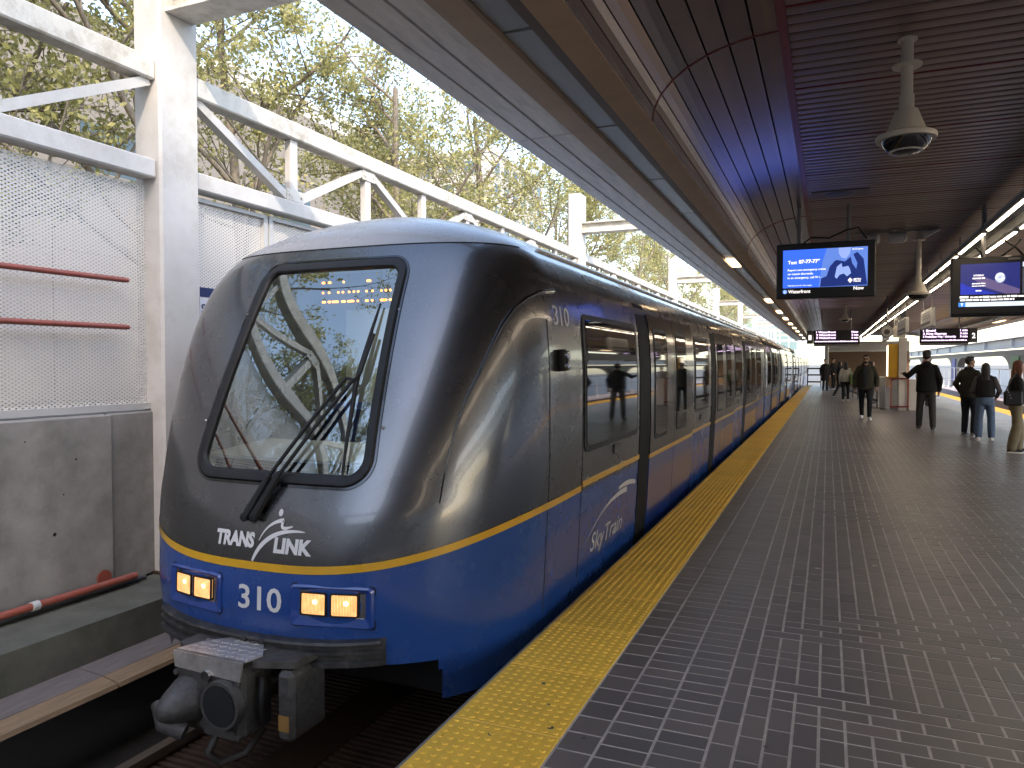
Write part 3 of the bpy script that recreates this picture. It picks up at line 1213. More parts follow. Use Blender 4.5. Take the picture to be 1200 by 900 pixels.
def bay(parent, y, side=1, sign=True):
    """painted recess shade, door pair, window: one module of the car side starting at y"""
    side_patch('recess_shade_band', M_DOORGAP, parent, y, y + 0.40, -0.2, 2.10, 0.005, 0, side)
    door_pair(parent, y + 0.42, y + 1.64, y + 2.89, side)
    side_window(parent, y + 3.09, y + 4.22, side)
    stripe_side(parent, y + 2.90, y + 4.54, ST, 0.004, side)
    side_patch('call_plate', M_DGREY, parent, y + 3.5, y + 3.68, 0.80, 0.87, 0.012, 0, side)


# --- cab car
car = thing('train_car', 'leading grey and blue train car with windscreen, headlights and number 310', 'train car', (CX, 12, -0.7), 'cars of the standing train')
build_cab_shell(car, 21.35)
# end wall so the shell is closed at the rear
e = MB()
zs = car_rows(False)[::4]
e.prism([(CX - float(_w(z)) * 0.995, z) for z in zs] + [(CX + float(_w(z)) * 0.995, z) for z in zs[::-1]], 21.30, 21.34)
e.build('end_wall', M_DGREY, car)
# front stripe wrapped round the nose
rows = [[], []]
for k in range(121):
    th = math.pi - math.pi * k / 120
    for j, dz in ((0, 0.0), (1, 0.042)):
        c = math.cos(th)
        z = 0.45 + dz
        for _ in range(3):
            w, n = float(_w(z)), float(_n(z))
            dx = w * math.copysign(abs(c) ** (2 / n), c) if abs(c) > 1e-9 else 0
            z = stripe_z(dx) + dz
        nx, ny = dx / 1.3, -1 + abs(dx) / 1.4
        l = math.hypot(nx, ny)
        rows[j].append((CX + dx + 0.004 * nx / l, nose_y(dx, z) + 0.004 * ny / l, z))
for j, dz in ((0, 0.0), (1, 0.042)):
    for y in (4.98,):
        rows[j].append((CX + float(_w(ST)) + 0.004, y, ST + dz))
sp = MB()
sp.grid(rows)
sp.build('stripe', M_STRIPE, car, smooth=True)
stripe_side(car, 5.0, 6.7, ST + 0.026, 0.008)
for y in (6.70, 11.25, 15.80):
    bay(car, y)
side_window(car, 5.06, 6.55)
side_patch('call_plate', M_DGREY, car, 5.80, 5.98, 0.83, 0.90, 0.014, 0)
# seams of the cab panels
for y, t in ((4.31, 0.012), (4.98, 0.014)):
    side_patch('panel_seam', M_BLACK, car, y, y + t, 0.0, 2.12, 0.0015, 0)
side_patch('gutter', M_BLACK, car, 4.32, 21.2, 2.105, 2.135, 0.003, 0, nz=3)
# raised visor edge that sweeps down from the gutter in front of the cab side
vis = []
for (y, z) in ((4.512, 2.014), (4.297, 1.99), (4.13, 1.935), (4.015, 1.868), (3.926, 1.775), (3.843, 1.651), (3.754, 1.498), (3.68, 1.367), (3.61, 1.207), (3.534, 0.983), (3.487, 0.807)):
    vis.append((CX + side_x(y, z) - 0.004, y, z))
MB().tube(vis, [0.020 * (1 - 0.085 * i) + 0.001 for i in range(11)], 10).build('visor_edge', M_GREY_SHADED, car, smooth=True)
seam = []
for k in range(61):
    th = math.pi * 0.93 - math.pi * 0.86 * k / 60
    c = math.cos(th)
    w, n = float(_w(2.285)), float(_n(2.285))
    dx = w * math.copysign(abs(c) ** (2 / n), c)
    seam.append((CX + dx, nose_y(dx, 2.285), 2.285))
MB().tube(seam, 0.0045, 6).build('roof_cap_seam', M_BLACK, car, smooth=True)
for (dx, z) in ((0.59, 1.86), (-0.52, 1.86), (0.66, 1.2), (-0.60, 1.2)):
    MB().lathe([(0.008, -0.003), (0.011, 0.0), (0.011, 0.004)], (CX + dx, nose_y(dx, z) - 0.002, z), 12, 'y').build('fastener', M_CHROME, car)
# number, grab light, logo
mp_side = lambda off: (lambda u, v: (CX + side_x(u, v) + off, u, v))
lettering('number', '310', M_LETTER, car, mp_side(0.004), 4.43, 1.795, 0.125, 0.31, 0.012)
gl_ = MB()
gl_.tube([(CX + side_x(4.51, z) + 0.012, 4.51, z) for z in (1.50, 1.53, 1.57, 1.61, 1.64)], [0.030, 0.042, 0.045, 0.042, 0.030], 14)
gr = gl_.build('side_signal', M_RUBBER, car, smooth=40)
for z, c in ((1.60, M_LETTERS), (1.535, M_LETTERS)):
    MB().lathe([(0.030, 0.0), (0.030, 0.05), (0.018, 0.056)], (CX + side_x(4.51, z) + 0.012, 4.51, z), 14, 'x').build('signal_lens', M_CHROME, gr, smooth=40)
lettering('canada_wordmark', 'Canada', M_LETTERS, car, mp_side(0.006), 5.45, 2.16, 0.075, 0.55, 0.0)
lettering('skytrain_lettering', 'SkyTrain', M_LETTERS, car, mp_side(0.004), 5.27, 0.155, 0.135, 0.92, 0.004, 0.25)


def ribbon(name, pts, widths, material, parent, mapper):
    rows = []
    P = [Vector((a, b)) for a, b in pts]
    for i, p in enumerate(P):
        d = P[min(i + 1, len(P) - 1)] - P[max(i - 1, 0)]
        n = Vector((-d.y, d.x)).normalized() * widths[i] / 2
        rows.append([mapper(*(p + n)), mapper(*(p - n))])
    return MB().grid(rows).build(name, material, parent, smooth=True)


def bez(p0, p1, p2, n=16):
    return [((1 - t) ** 2 * p0[0] + 2 * t * (1 - t) * p1[0] + t * t * p2[0], (1 - t) ** 2 * p0[1] + 2 * t * (1 - t) * p1[1] + t * t * p2[1]) for t in np.linspace(0, 1, n)]


ribbon('swoosh', bez((5.17, 0.26), (5.62, 0.50), (6.30, 0.47)), [0.004 + 0.045 * (i / 15) ** 1.3 for i in range(16)], M_LETTERS, car, mp_side(0.004))
ribbon('swoosh_tip', bez((6.02, 0.515), (6.3, 0.545), (6.60, 0.49), 10), [0.012 + 0.03 * math.sin(math.pi * (0.15 + 0.6 * i / 9)) for i in range(10)], M_LETTERS, car, mp_side(0.005))
# windscreen: rubber frame, glass, inside of the cab
mp_front = lambda off: (lambda u, v: (CX + u, nose_y(u, v) - off, v))


def outline(grow, n=26):
    """closed outline of the windscreen, (dx, z)"""
    zb, zt = 0.945 - grow, 2.135 + grow
    zz = [zb + (zt - zb) * (0.5 - 0.5 * math.cos(math.pi * i / (n * 2))) for i in range(n * 2 + 1)]
    R_ = [(WSC + screen_half(min(max(z, zb + 1e-6), zt - 1e-6), grow), z) for z in zz]
    L_ = [(WSC - screen_half(min(max(z, zb + 1e-6), zt - 1e-6), grow), z) for z in zz][::-1]
    top = [(R_[-1][0] + (L_[0][0] - R_[-1][0]) * k / 14, zt) for k in range(1, 14)]
    bot = [(L_[-1][0] + (R_[0][0] - L_[-1][0]) * k / 14, zb) for k in range(1, 14)]
    return R_ + top + L_ + bot


o0, o1, o2, o3 = outline(0.0), outline(0.012), outline(0.050), outline(0.062)
fm = mp_front
fr = MB()
fr.grid([[fm(-0.03)(*p) for p in o0], [fm(0.004)(*p) for p in o0], [fm(0.016)(*p) for p in o1], [fm(0.016)(*p) for p in o2], [fm(0.0)(*p) for p in o3]], close=True)
fr.build('windscreen_frame', M_RUBBER, car, smooth=40)
tr_ = MB()
o4 = outline(0.075)
tr_.grid([[fm(-0.002)(*p) for p in o3], [fm(0.006)(*p) for p in o3], [fm(0.006)(*p) for p in o4], [fm(-0.004)(*p) for p in o4]], close=True)
tr_.build('windscreen_trim', M_GREY_SHADED, car, smooth=40)
gls = MB()
rows = []
for z in np.linspace(0.946, 2.134, 60):
    hw = screen_half(z, 0.004)
    rows.append([(CX + WSC + hw * t, nose_y(WSC + hw * t, z) + 0.008, z) for t in np.linspace(-1, 1, 40)])
gls.grid(rows)
gls.build('windscreen', M_WGLASS, car, smooth=True)
cab = MB()
cab.mi = 0
cab.box(CX - 1.1, CX + 1.1, 5.6, 5.62, 0.05, 2.15)
cab.box(CX - 0.9, CX + 0.9, 3.9, 5.6, 0.05, 0.08)
cab.build('cab_bulkhead', M_CAB, car)
sh = MB()
sh.prism([(3.47, 0.90), (3.46, 1.00), (4.05, 1.04), (4.15, 0.90)], CX - 0.62, CX + 0.66, axis='x')
sh.build('cab_shelf', M_CABL, car)
dsh = MB()
dsh.prism([(3.42, 0.88), (3.41, 0.95), (3.45, 0.985), (3.46, 0.90)], CX - 0.56, CX + 0.60, axis='x')
dsh.build('shelf_front', M_BLACK, car)
for sx in (-0.55, 0.35):
    st = MB()
    st.bbox(CX + sx - 0.24, CX + sx + 0.24, 4.35, 4.85, 0.45, 0.55, 0.04)
    st.bbox(CX + sx - 0.24, CX + sx + 0.24, 4.80, 4.92, 0.5, 1.25, 0.05)
    st.build('passenger_seat', mat('blue_seat', (0.03, 0.05, 0.15), 0.8), car)
MB().box(CX - 0.5, CX + 0.5, 4.7, 5.4, 2.18, 2.20).build('cab_fill_light', glow('cab_fill_light', (0.95, 1.0, 0.95), 0.7), car)  # unseen lamp added to brighten the cab behind the windscreen
# LED destination display behind the top of the screen
led = MB()
xs_ = [0, 0.015, 0.08, 0.095, 0.27, 0.575, 0.59, 0.605, 0.99]
r2 = [0, 0.08, 0.20, 0.26, 0.34, 0.40, 0.455, 0.56, 0.635, 0.745, 0.80, 0.855, 0.92, 0.985]
r3 = [0, 0.02, 0.075, 0.09, 0.13, 0.145, 0.16, 0.175, 0.19, 0.25, 0.265, 0.28, 0.33, 0.345, 0.36, 0.375, 0.39, 0.45, 0.555, 0.57, 0.63, 0.74, 0.755, 0.77, 0.785, 0.80, 0.85, 0.865, 0.92, 0.935, 0.95, 0.965, 0.98]
for zz_, xs2 in ((2.075, xs_), (2.010, r2), (1.950, r3)):
    for t in xs2:
        x = CX - 0.155 + 0.60 * t
        led.lathe([(0.0075, 0.0), (0.0075, 0.006)], (x, 4.02, zz_), 8, 'y')
lb = MB()
lb.box(CX - 0.26, CX + 0.55, 4.03, 4.07, 1.90, 2.13)
lbo = lb.build('destination_display', M_BLACK, car)
led.build('led_dots', M_LED, lbo)['kind'] = 'stuff'


# wipers: two parallel arms and a blade
def on_front(pts, off):
    return [fm(o_)(*p) for p, o_ in zip(pts, off)]


for (a, b, c) in (((-0.060, 0.705), (0.045, 0.93), (0.395, 1.47)), ((0.000, 0.715), (0.105, 0.93), (0.445, 1.462))):
    wp = MB()
    wp.tube(on_front([a, b], [0.035, 0.055]), [0.026, 0.018], 8)
    wp.tube(on_front([b, ((b[0] + c[0]) / 2, (b[1] + c[1]) / 2), c], [0.055, 0.060, 0.050]), 0.011, 8)
    wp.lathe([(0.024, 0), (0.024, 0.05), (0.016, 0.056)][::1], (CX + a[0], nose_y(*a) - 0.052, a[1]), 12, 'y')
    wp.build('wiper_arm', M_RUBBER, car, smooth=40)
bl = MB()
bl.tube(on_front([(0.470, 1.90), (0.466, 1.75), (0.462, 1.6), (0.458, 1.45), (0.468, 1.3), (0.478, 1.12), (0.485, 0.965)], [0.02, 0.026, 0.030, 0.036, 0.030, 0.026, 0.02]), [0.006, 0.010, 0.013, 0.015, 0.013, 0.010, 0.006], 8)
bl.tube(on_front([(0.490, 1.72), (0.478, 1.5), (0.455, 1.46), (0.40, 1.468)], [0.035, 0.05, 0.052, 0.05]), 0.010, 8)
bl.build('wiper_blade', M_RUBBER, car, smooth=40)
# logo on the nose
lettering('trans_lettering', 'TRANS', M_LETTER, car, fm(0.004), -0.27, 0.548, 0.072, 0.275, 0.055)
lettering('link_lettering', 'LINK', M_LETTER, car, fm(0.004), 0.140, 0.535, 0.072, 0.24, 0.055)
ribbon('logo_swoosh', bez((0.005, 0.475), (0.075, 0.665), (0.325, 0.648), 20), [0.004 + 0.021 * math.sin(math.pi * min(1, 0.08 + 0.92 * (i / 19) ** 0.8)) ** 0.7 for i in range(20)], M_LETTER, car, fm(0.004))
ribbon('logo_figure', bez((0.035, 0.585), (0.075, 0.685), (0.175, 0.700), 12) + bez((0.178, 0.697), (0.160, 0.655), (0.20, 0.660), 6) + [(0.245, 0.672)], [0.004 + 0.018 * (i / 11) for i in range(12)] + [0.016] * 6 + [0.006], M_LETTER, car, fm(0.0045))
hd = MB()
n0 = hd.addv([fm(0.004)(0.150 + 0.015 * math.cos(a), 0.738 + 0.019 * math.sin(a)) for a in np.linspace(0, 2 * math.pi, 18, endpoint=False)])
hd.face(range(n0, n0 + 18))
hd.build('logo_head', M_LETTER, car, fix=False)
lettering('front_number', '310', M_LETTER, car, fm(0.004), -0.070, 0.222, 0.125, 0.29, 0.016)


# headlights
def rrect(x0, x1, z0, z1, r, n=5):
    P = []
    for cx_, cz_, a0 in ((x1 - r, z0 + r, -90), (x1 - r, z1 - r, 0), (x0 + r, z1 - r, 90), (x0 + r, z0 + r, 180)):
        for k in range(n + 1):
            a = math.radians(a0 + 90 * k / n)
            P.append((cx_ + r * math.cos(a), cz_ + r * math.sin(a)))
    return P


M_BEZEL = mat('blue_headlamp_bezel', (0.012, 0.055, 0.26), 0.3, var=0.08, coat=1.0)
M_REFL = mat('lamp_reflector', (0.7, 0.7, 0.72), 0.15, metal=1.0, var=0.05)
for s_ in (-1, 1):
    xc = WSC + 0.008 + s_ * 0.462
    hx0, hx1 = xc - 0.225, xc + 0.225
    h = thing('tmp', 'x', 'x', (0, 0, 0))
    bpy.data.objects.remove(h)
    hb = MB()
    a_ = rrect(hx0, hx1, 0.165, 0.385, 0.022)
    b_ = rrect(hx0 + 0.010, hx1 - 0.010, 0.175, 0.375, 0.020)
    i_ = rrect(hx0 + 0.052, hx1 - 0.042, 0.222, 0.358, 0.012)
    hb.grid([[fm(-0.004)(*p) for p in a_], [fm(0.012)(*p) for p in a_], [fm(0.020)(*p) for p in b_], [fm(0.004)(*p) for p in i_], [fm(-0.006)(*p) for p in i_]], close=True)
    bz = hb.build('headlight', M_BEZEL, car, smooth=30)
    gp = MB()
    gp.grid([[fm(0.0015)(*p) for p in rrect(hx0 - 0.006, hx1 + 0.006, 0.159, 0.391, 0.026)], [fm(0.0015)(*p) for p in rrect(hx0, hx1, 0.165, 0.385, 0.022)]], close=True)
    gp.build('bezel_gap', M_BLACK, bz)
    bk = MB()
    n0 = bk.addv([fm(0.0055)(*p) for p in i_])
    bk.face(range(n0, n0 + len(i_)))
    bk.build('reflector_tray', M_REFL, bz)
    for q in (0, 1):
        lx0 = hx0 + 0.060 + q * 0.168
        ln = MB()
        P0 = rrect(lx0, lx0 + 0.150, 0.228, 0.352, 0.010)
        P1 = rrect(lx0 + 0.008, lx0 + 0.142, 0.236, 0.344, 0.008)
        ln.grid([[fm(0.004)(*p) for p in P0], [fm(0.013)(*p) for p in P0], [fm(0.013)(*p) for p in P1], [fm(0.0085)(*p) for p in P1]], close=True)
        ln.build('lamp_rim', M_RUBBER, bz)
        ln = MB()
        n0 = ln.addv([fm(0.0085)(*p) for p in P1])
        ln.face(range(n0, n0 + len(P1)))
        ln.build('lamp_lens', M_LAMP, bz)
        ln = MB()
        n0 = ln.addv([fm(0.0105)(lx0 + 0.085 + 0.013 * math.cos(a), 0.302 + 0.012 * math.sin(a)) for a in np.linspace(0, 2 * math.pi, 14, endpoint=False)])
        ln.face(range(n0, n0 + 14))
        ln.build('lamp_bulb', M_BULB, bz)
# bumper with ribs
bp_ = MB()
prof = [(0.0, 0.102), (0.048, 0.098), (0.055, 0.085), (0.035, 0.078), (0.035, 0.056), (0.056, 0.050), (0.056, 0.036), (0.035, 0.030), (0.035, 0.004), (0.060, -0.004), (0.060, -0.028), (0.0, -0.045)]
xs = np.linspace(-0.735, 0.775, 40)
rows = [[(CX + x, nose_y(x, 0.1) - o_, z - 0.012 + 0.03 * (abs(x) / 0.75) ** 2) for x in xs] for o_, z in prof]
bp_.grid(rows)
for x in (xs[0], xs[-1]):
    n0 = bp_.addv([(CX + x, nose_y(x, 0.1) - o_, z - 0.012 + 0.03 * (abs(x) / 0.75) ** 2) for o_, z in prof])
    bp_.face(range(n0, n0 + len(prof)))
bpo = bp_.build('bumper', M_BUMPER, car)
for x in (0.0, 0.12):
    MB().box(CX + x - 0.015, CX + x + 0.015, nose_y(x, 0.1) - 0.058, nose_y(x, 0.1), -0.05, 0.085).build('bumper_bracket', M_BUMPER, bpo)
# underside and skirts
MB().box(CX - 0.95, CX + 0.95, 3.75, 21.2, -0.34, 0.02).build('underframe', M_BLACK, car)
for s_ in (-1, 1):
    wh = MB()
    wh.lathe([(0.23, -0.05), (0.26, -0.05), (0.26, 0.02), (0.235, 0.05)], (CX + s_ * 0.73, 5.4, -0.455), 24, 'x')
    wh.build('wheel', M_RAIL, car, smooth=40)
MB().bbox(CX - 0.95, CX + 0.95, 4.9, 6.8, -0.55, -0.30, 0.04).build('bogie_frame', M_DGREY, car)
# coupler
cp = MB()
cp.bbox(CX - 0.26, CX + 0.20, 2.88, 3.12, -0.36, 0.005, 0.03)
cpo = cp.build('coupler', M_COUPLER, car)
c2 = MB()
c2.prism([(CX - 0.34, 3.25), (CX - 0.33, 2.99), (CX - 0.20, 2.93), (CX + 0.24, 2.93), (CX + 0.43, 3.0), (CX + 0.47, 3.3)], 0.012, 0.045, axis='z')
c2.build('coupler_cover', M_COUPLER, cpo)
c3 = MB()
c3.prism([(CX - 0.20, 3.02), (CX - 0.25, 2.89), (CX + 0.215, 2.89), (CX + 0.235, 2.99), (CX + 0.12, 3.13), (CX - 0.08, 3.15)], 0.048, 0.056, axis='z')
c3.prism([(CX - 0.25, 0.054), (CX + 0.215, 0.054), (CX + 0.195, -0.045), (CX - 0.24, -0.03)], 2.868, 2.876, axis='y')
ck = c3.build('checker_plate', M_CHECKER, cpo)
tr2 = MB()
for i in range(13):
    for j in range(5):
        x = CX - 0.19 + i * 0.032
        y = 2.915 + j * 0.045
        a = 0.6 if (i + j) % 2 else -0.6
        if y > 3.08 and (x < CX - 0.06 or x > CX + 0.12):
            continue
        tr2.beam((x - 0.012 * math.cos(a), y - 0.012 * math.sin(a), 0.0575), (x + 0.012 * math.cos(a), y + 0.012 * math.sin(a), 0.0575), 0.007, 0.003)
tr2.build('plate_tread', M_CHECKER, ck)['kind'] = 'stuff'
cn = MB()
cn.lathe([(0.135, 0.06), (0.125, 0.0), (0.085, -0.10), (0.045, -0.17), (0.02, -0.185)][::-1], (CX - 0.165, 2.88, -0.20), 24, 'y')
cn.build('coupler_cone', M_COUPLER, cpo, smooth=50)
cj = MB()
cj.tube([(CX - 0.27, 2.80, -0.20), (CX - 0.20, 2.76, -0.28), (CX - 0.10, 2.80, -0.32)], 0.045, 10)
cj.build('coupler_hook', M_COUPLER, cpo, smooth=50)
ho = MB()
ho.lathe([(0.103, -0.045), (0.095, -0.03), (0.07, -0.006), (0.03, -0.003)], (CX + 0.09, 2.876, -0.17), 24, 'y')
ho.build('coupler_socket', M_BLACK, cpo)
ho = MB()
ho.lathe([(0.128, 0.0), (0.122, -0.046), (0.106, -0.046), (0.1035, -0.040)], (CX + 0.09, 2.879, -0.17), 28, 'y')
ho.build('socket_ring', M_COUPLER, cpo)
for (x, z) in ((-0.235, -0.33), (-0.235, -0.06), (0.175, -0.33), (0.175, -0.06), (-0.03, -0.33)):
    MB().lathe([(0.016, 0.002), (0.016, -0.014)], (CX + x, 2.881, z), 6, 'y').build('bolt', M_COUPLER, cpo)
MB().box(CX - 0.03, CX + 0.16, 2.866, 2.8785, -0.345, -0.30).build('coupler_lip', M_COUPLER, cpo)
MB().tube([(CX + 0.25, 2.97, -0.05), (CX + 0.26, 2.95, -0.15), (CX + 0.25, 2.97, -0.28)], 0.014, 8).build('coupler_cable', M_BLACK, cpo, smooth=True)
MB().tube([(CX - 0.02, 2.855, -0.045), (CX - 0.02, 2.92, -0.045)], 0.028, 12).build('air_valve', M_CHROME, cpo)
for xa, xb in ((-0.34, -0.265), (0.335, 0.44)):
    b_ = MB()
    b_.bbox(CX + xa, CX + xb, 2.965, 3.25, -0.36, 0.0, 0.025)
    sd_ = b_.build('coupler_side_box', M_COUPLER, cpo)
    MB().box(CX + xa + 0.02, CX + xb - 0.02, 2.9615, 2.9645, -0.30, -0.22).build('reflector', mat('amber_reflector', (0.32, 0.17, 0.05), 0.5), sd_)
MB().tube([(CX - 0.05, 3.1, -0.18), (CX - 0.02, 3.9, -0.18)], 0.07, 12).build('coupler_shank', M_COUPLER, cpo)
MB().tube([(CX - 0.02, 2.95, -0.36), (CX - 0.05, 2.90, -0.46), (CX - 0.02, 2.95, -0.54), (CX + 0.06, 3.05, -0.52), (CX + 0.12, 3.12, -0.40)], 0.02, 10).build('air_hose', mat('grey_hose', (0.06, 0.055, 0.05), 0.6), cpo, smooth=True)
# roof edge rail and roof vents
MB().tube([(CX + float(_w(2.31)) + 0.0, 4.75, 2.318), (CX + float(_w(2.31)) + 0.005, 21.2, 2.318)], 0.012, 8).build('roof_rail', M_FASCIA, car)

# --- following cars
names = ['second grey and blue train car, coupled behind the leading car', 'third train car, farther along the platform edge', 'last and farthest train car at the platform end']
ya = 21.75
for k in range(3):
    c = thing('train_car', names[k], 'train car', (CX, ya + 8, -0.7), 'cars of the standing train')
    yb2 = ya + 17.2
    build_plain_shell(c, ya, yb2)
    stripe_side(c, ya + 0.1, ya + 2.25, ST, 0.004)
    side_window(c, ya + 0.65, ya + 1.95)
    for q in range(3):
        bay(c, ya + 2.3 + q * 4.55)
    side_patch('gutter', M_BLACK, c, ya + 0.1, yb2 - 0.1, 2.105, 2.135, 0.003, 0, nz=3)
    MB().box(CX - 0.9, CX + 0.9, ya - 0.42, ya + 0.02, -0.1, 2.2).build('gangway', M_BLACK, c)
    MB().box(CX - 1.1, CX + 1.1, ya + 0.2, yb2 - 0.2, -0.34, 0.02).build('underframe', M_BLACK, c)
    ya = yb2 + 0.4

# ------------------------------------------------------------------ trackside wall, columns, truss, mesh screens
PX0, PX1 = -5.19, -4.90
BAYS = [4.42 + 10.95 * k for k in range(-2, 8)]
CW = 0.40


def which(k, what):
    """k = bay index; index 2 is the column beside the train nose"""
    return k - 2


wall = thing('trackside_wall', 'stained grey concrete wall under the mesh screens, beside the train nose', 'wall', (-5.15, 5, -0.15))
wy = -22.0
while wy < 75:
    nxt = wy + 2.6
    MB().bbox(-5.30, -5.02, wy + 0.006, nxt - 0.006, -0.15, 1.17, 0.012).build('concrete_panel', M_CONC, wall)
    wy = nxt
MB().box(-5.28, -5.05, -22, 75, -0.15, 1.15).build('wall_core', M_CONC_D, wall)
# shallow pilaster strip next to the column
MB().bbox(-5.03, -4.985, 0.2, 4.02, -0.148, 1.165, 0.01).build('concrete_face_slab', M_CONC, wall)
for (y, z, r_) in ((3.55, 0.35, 0.014), (2.9, 0.95, 0.009), (3.1, 0.72, 0.012), (3.72, 0.86, 0.008), (2.75, 0.42, 0.010), (3.35, 1.02, 0.006), (3.62, 0.62, 0.006), (3.0, 0.2, 0.008)):
    MB().lathe([(r_, 0.0), (r_ * 0.8, 0.002)], (-4.985, y, z), 10, 'x').build('pour_hole', M_BLACK, wall)


def mesh_mat():
    m, nt, b = new_mat('expanded_metal')
    L = nt.links
    tc = add(nt, 'ShaderNodeNewGeometry')
    sx = add(nt, 'ShaderNodeSeparateXYZ')
    L.new(tc.outputs['Position'], sx.inputs[0])

    def tri(out, scale):
        m1 = add(nt, 'ShaderNodeMath', operation='MULTIPLY')
        m1.inputs[1].default_value = scale
        L.new(out, m1.inputs[0])
        m2 = add(nt, 'ShaderNodeMath', operation='PINGPONG')
        m2.inputs[1].default_value = 1.0
        L.new(m1.outputs[0], m2.inputs[0])
        return m2.outputs[0]
    a = tri(sx.outputs['Y'], 2 / 0.046)
    c = tri(sx.outputs['Z'], 2 / 0.027)
    s1 = add(nt, 'ShaderNodeMath', operation='ADD')
    L.new(a, s1.inputs[0])
    L.new(c, s1.inputs[1])
    s2 = add(nt, 'ShaderNodeMath', operation='SUBTRACT')
    s2.inputs[1].default_value = 1.0
    L.new(s1.outputs[0], s2.inputs[0])
    s3 = add(nt, 'ShaderNodeMath', operation='ABSOLUTE')
    L.new(s2.outputs[0], s3.inputs[0])
    lt = add(nt, 'ShaderNodeMath', operation='LESS_THAN')
    lt.inputs[1].default_value = 0.50
    L.new(s3.outputs[0], lt.inputs[0])
    b.inputs['Base Color'].default_value = (0.62, 0.60, 0.57, 1)
    b.inputs['Roughness'].default_value = 0.5
    tr = add(nt, 'ShaderNodeBsdfTransparent')
    mx = add(nt, 'ShaderNodeMixShader')
    L.new(lt.outputs[0], mx.inputs[0])
    L.new(tr.outputs[0], mx.inputs[1])
    L.new(b.outputs[0], mx.inputs[2])
    L.new(mx.outputs[0], nt.nodes['Material Output'].inputs['Surface'])
    return m


M_MESH = mesh_mat()
col_names = {0: 'white steel column far behind the camera', 1: 'white steel column just behind the camera', 2: 'tall white steel column beside the train nose, nearest the camera'}
for k, y in enumerate(BAYS):
    lab = col_names.get(k, f'{ORD[k - 2]} tall white steel column from the camera, rising behind the train')
    c = thing('steel_column', lab, 'column', ((PX0 + PX1) / 2, y + CW / 2, -0.15), 'white columns along the track')
    b = MB()
    b.bbox(PX0, PX1, y, y + CW, -0.15, 5.2, 0.02)
    b.build('shaft', M_WHITE, c)
    f = MB()
    f.box(PX0 - 0.03, PX1 + 0.03, y - 0.03, y + CW + 0.03, -0.15, -0.13)
    f.build('base_plate', M_RUST, c)
    # cross beam from the column over the track to the canopy
    cb = MB()
    cb.box(PX1 + 0.002, -1.2, y + 0.06, y + CW - 0.06, 4.56, 4.585)
    cb.box(PX1 + 0.002, -1.2, y + 0.06, y + CW - 0.06, 4.36, 4.385)
    cb.box(PX1 + 0.002, -1.2, y + CW / 2 - 0.05, y + CW / 2 + 0.05, 4.385, 4.56)
    cb.build('cross_beam', M_WHITE_T, c)
    MB().box(-1.30, -1.12, y + 0.08, y + CW - 0.08, 3.5, 4.36).build('canopy_hanger', M_WHITE, c)
TZ0, TZ1 = 3.10, 3.885
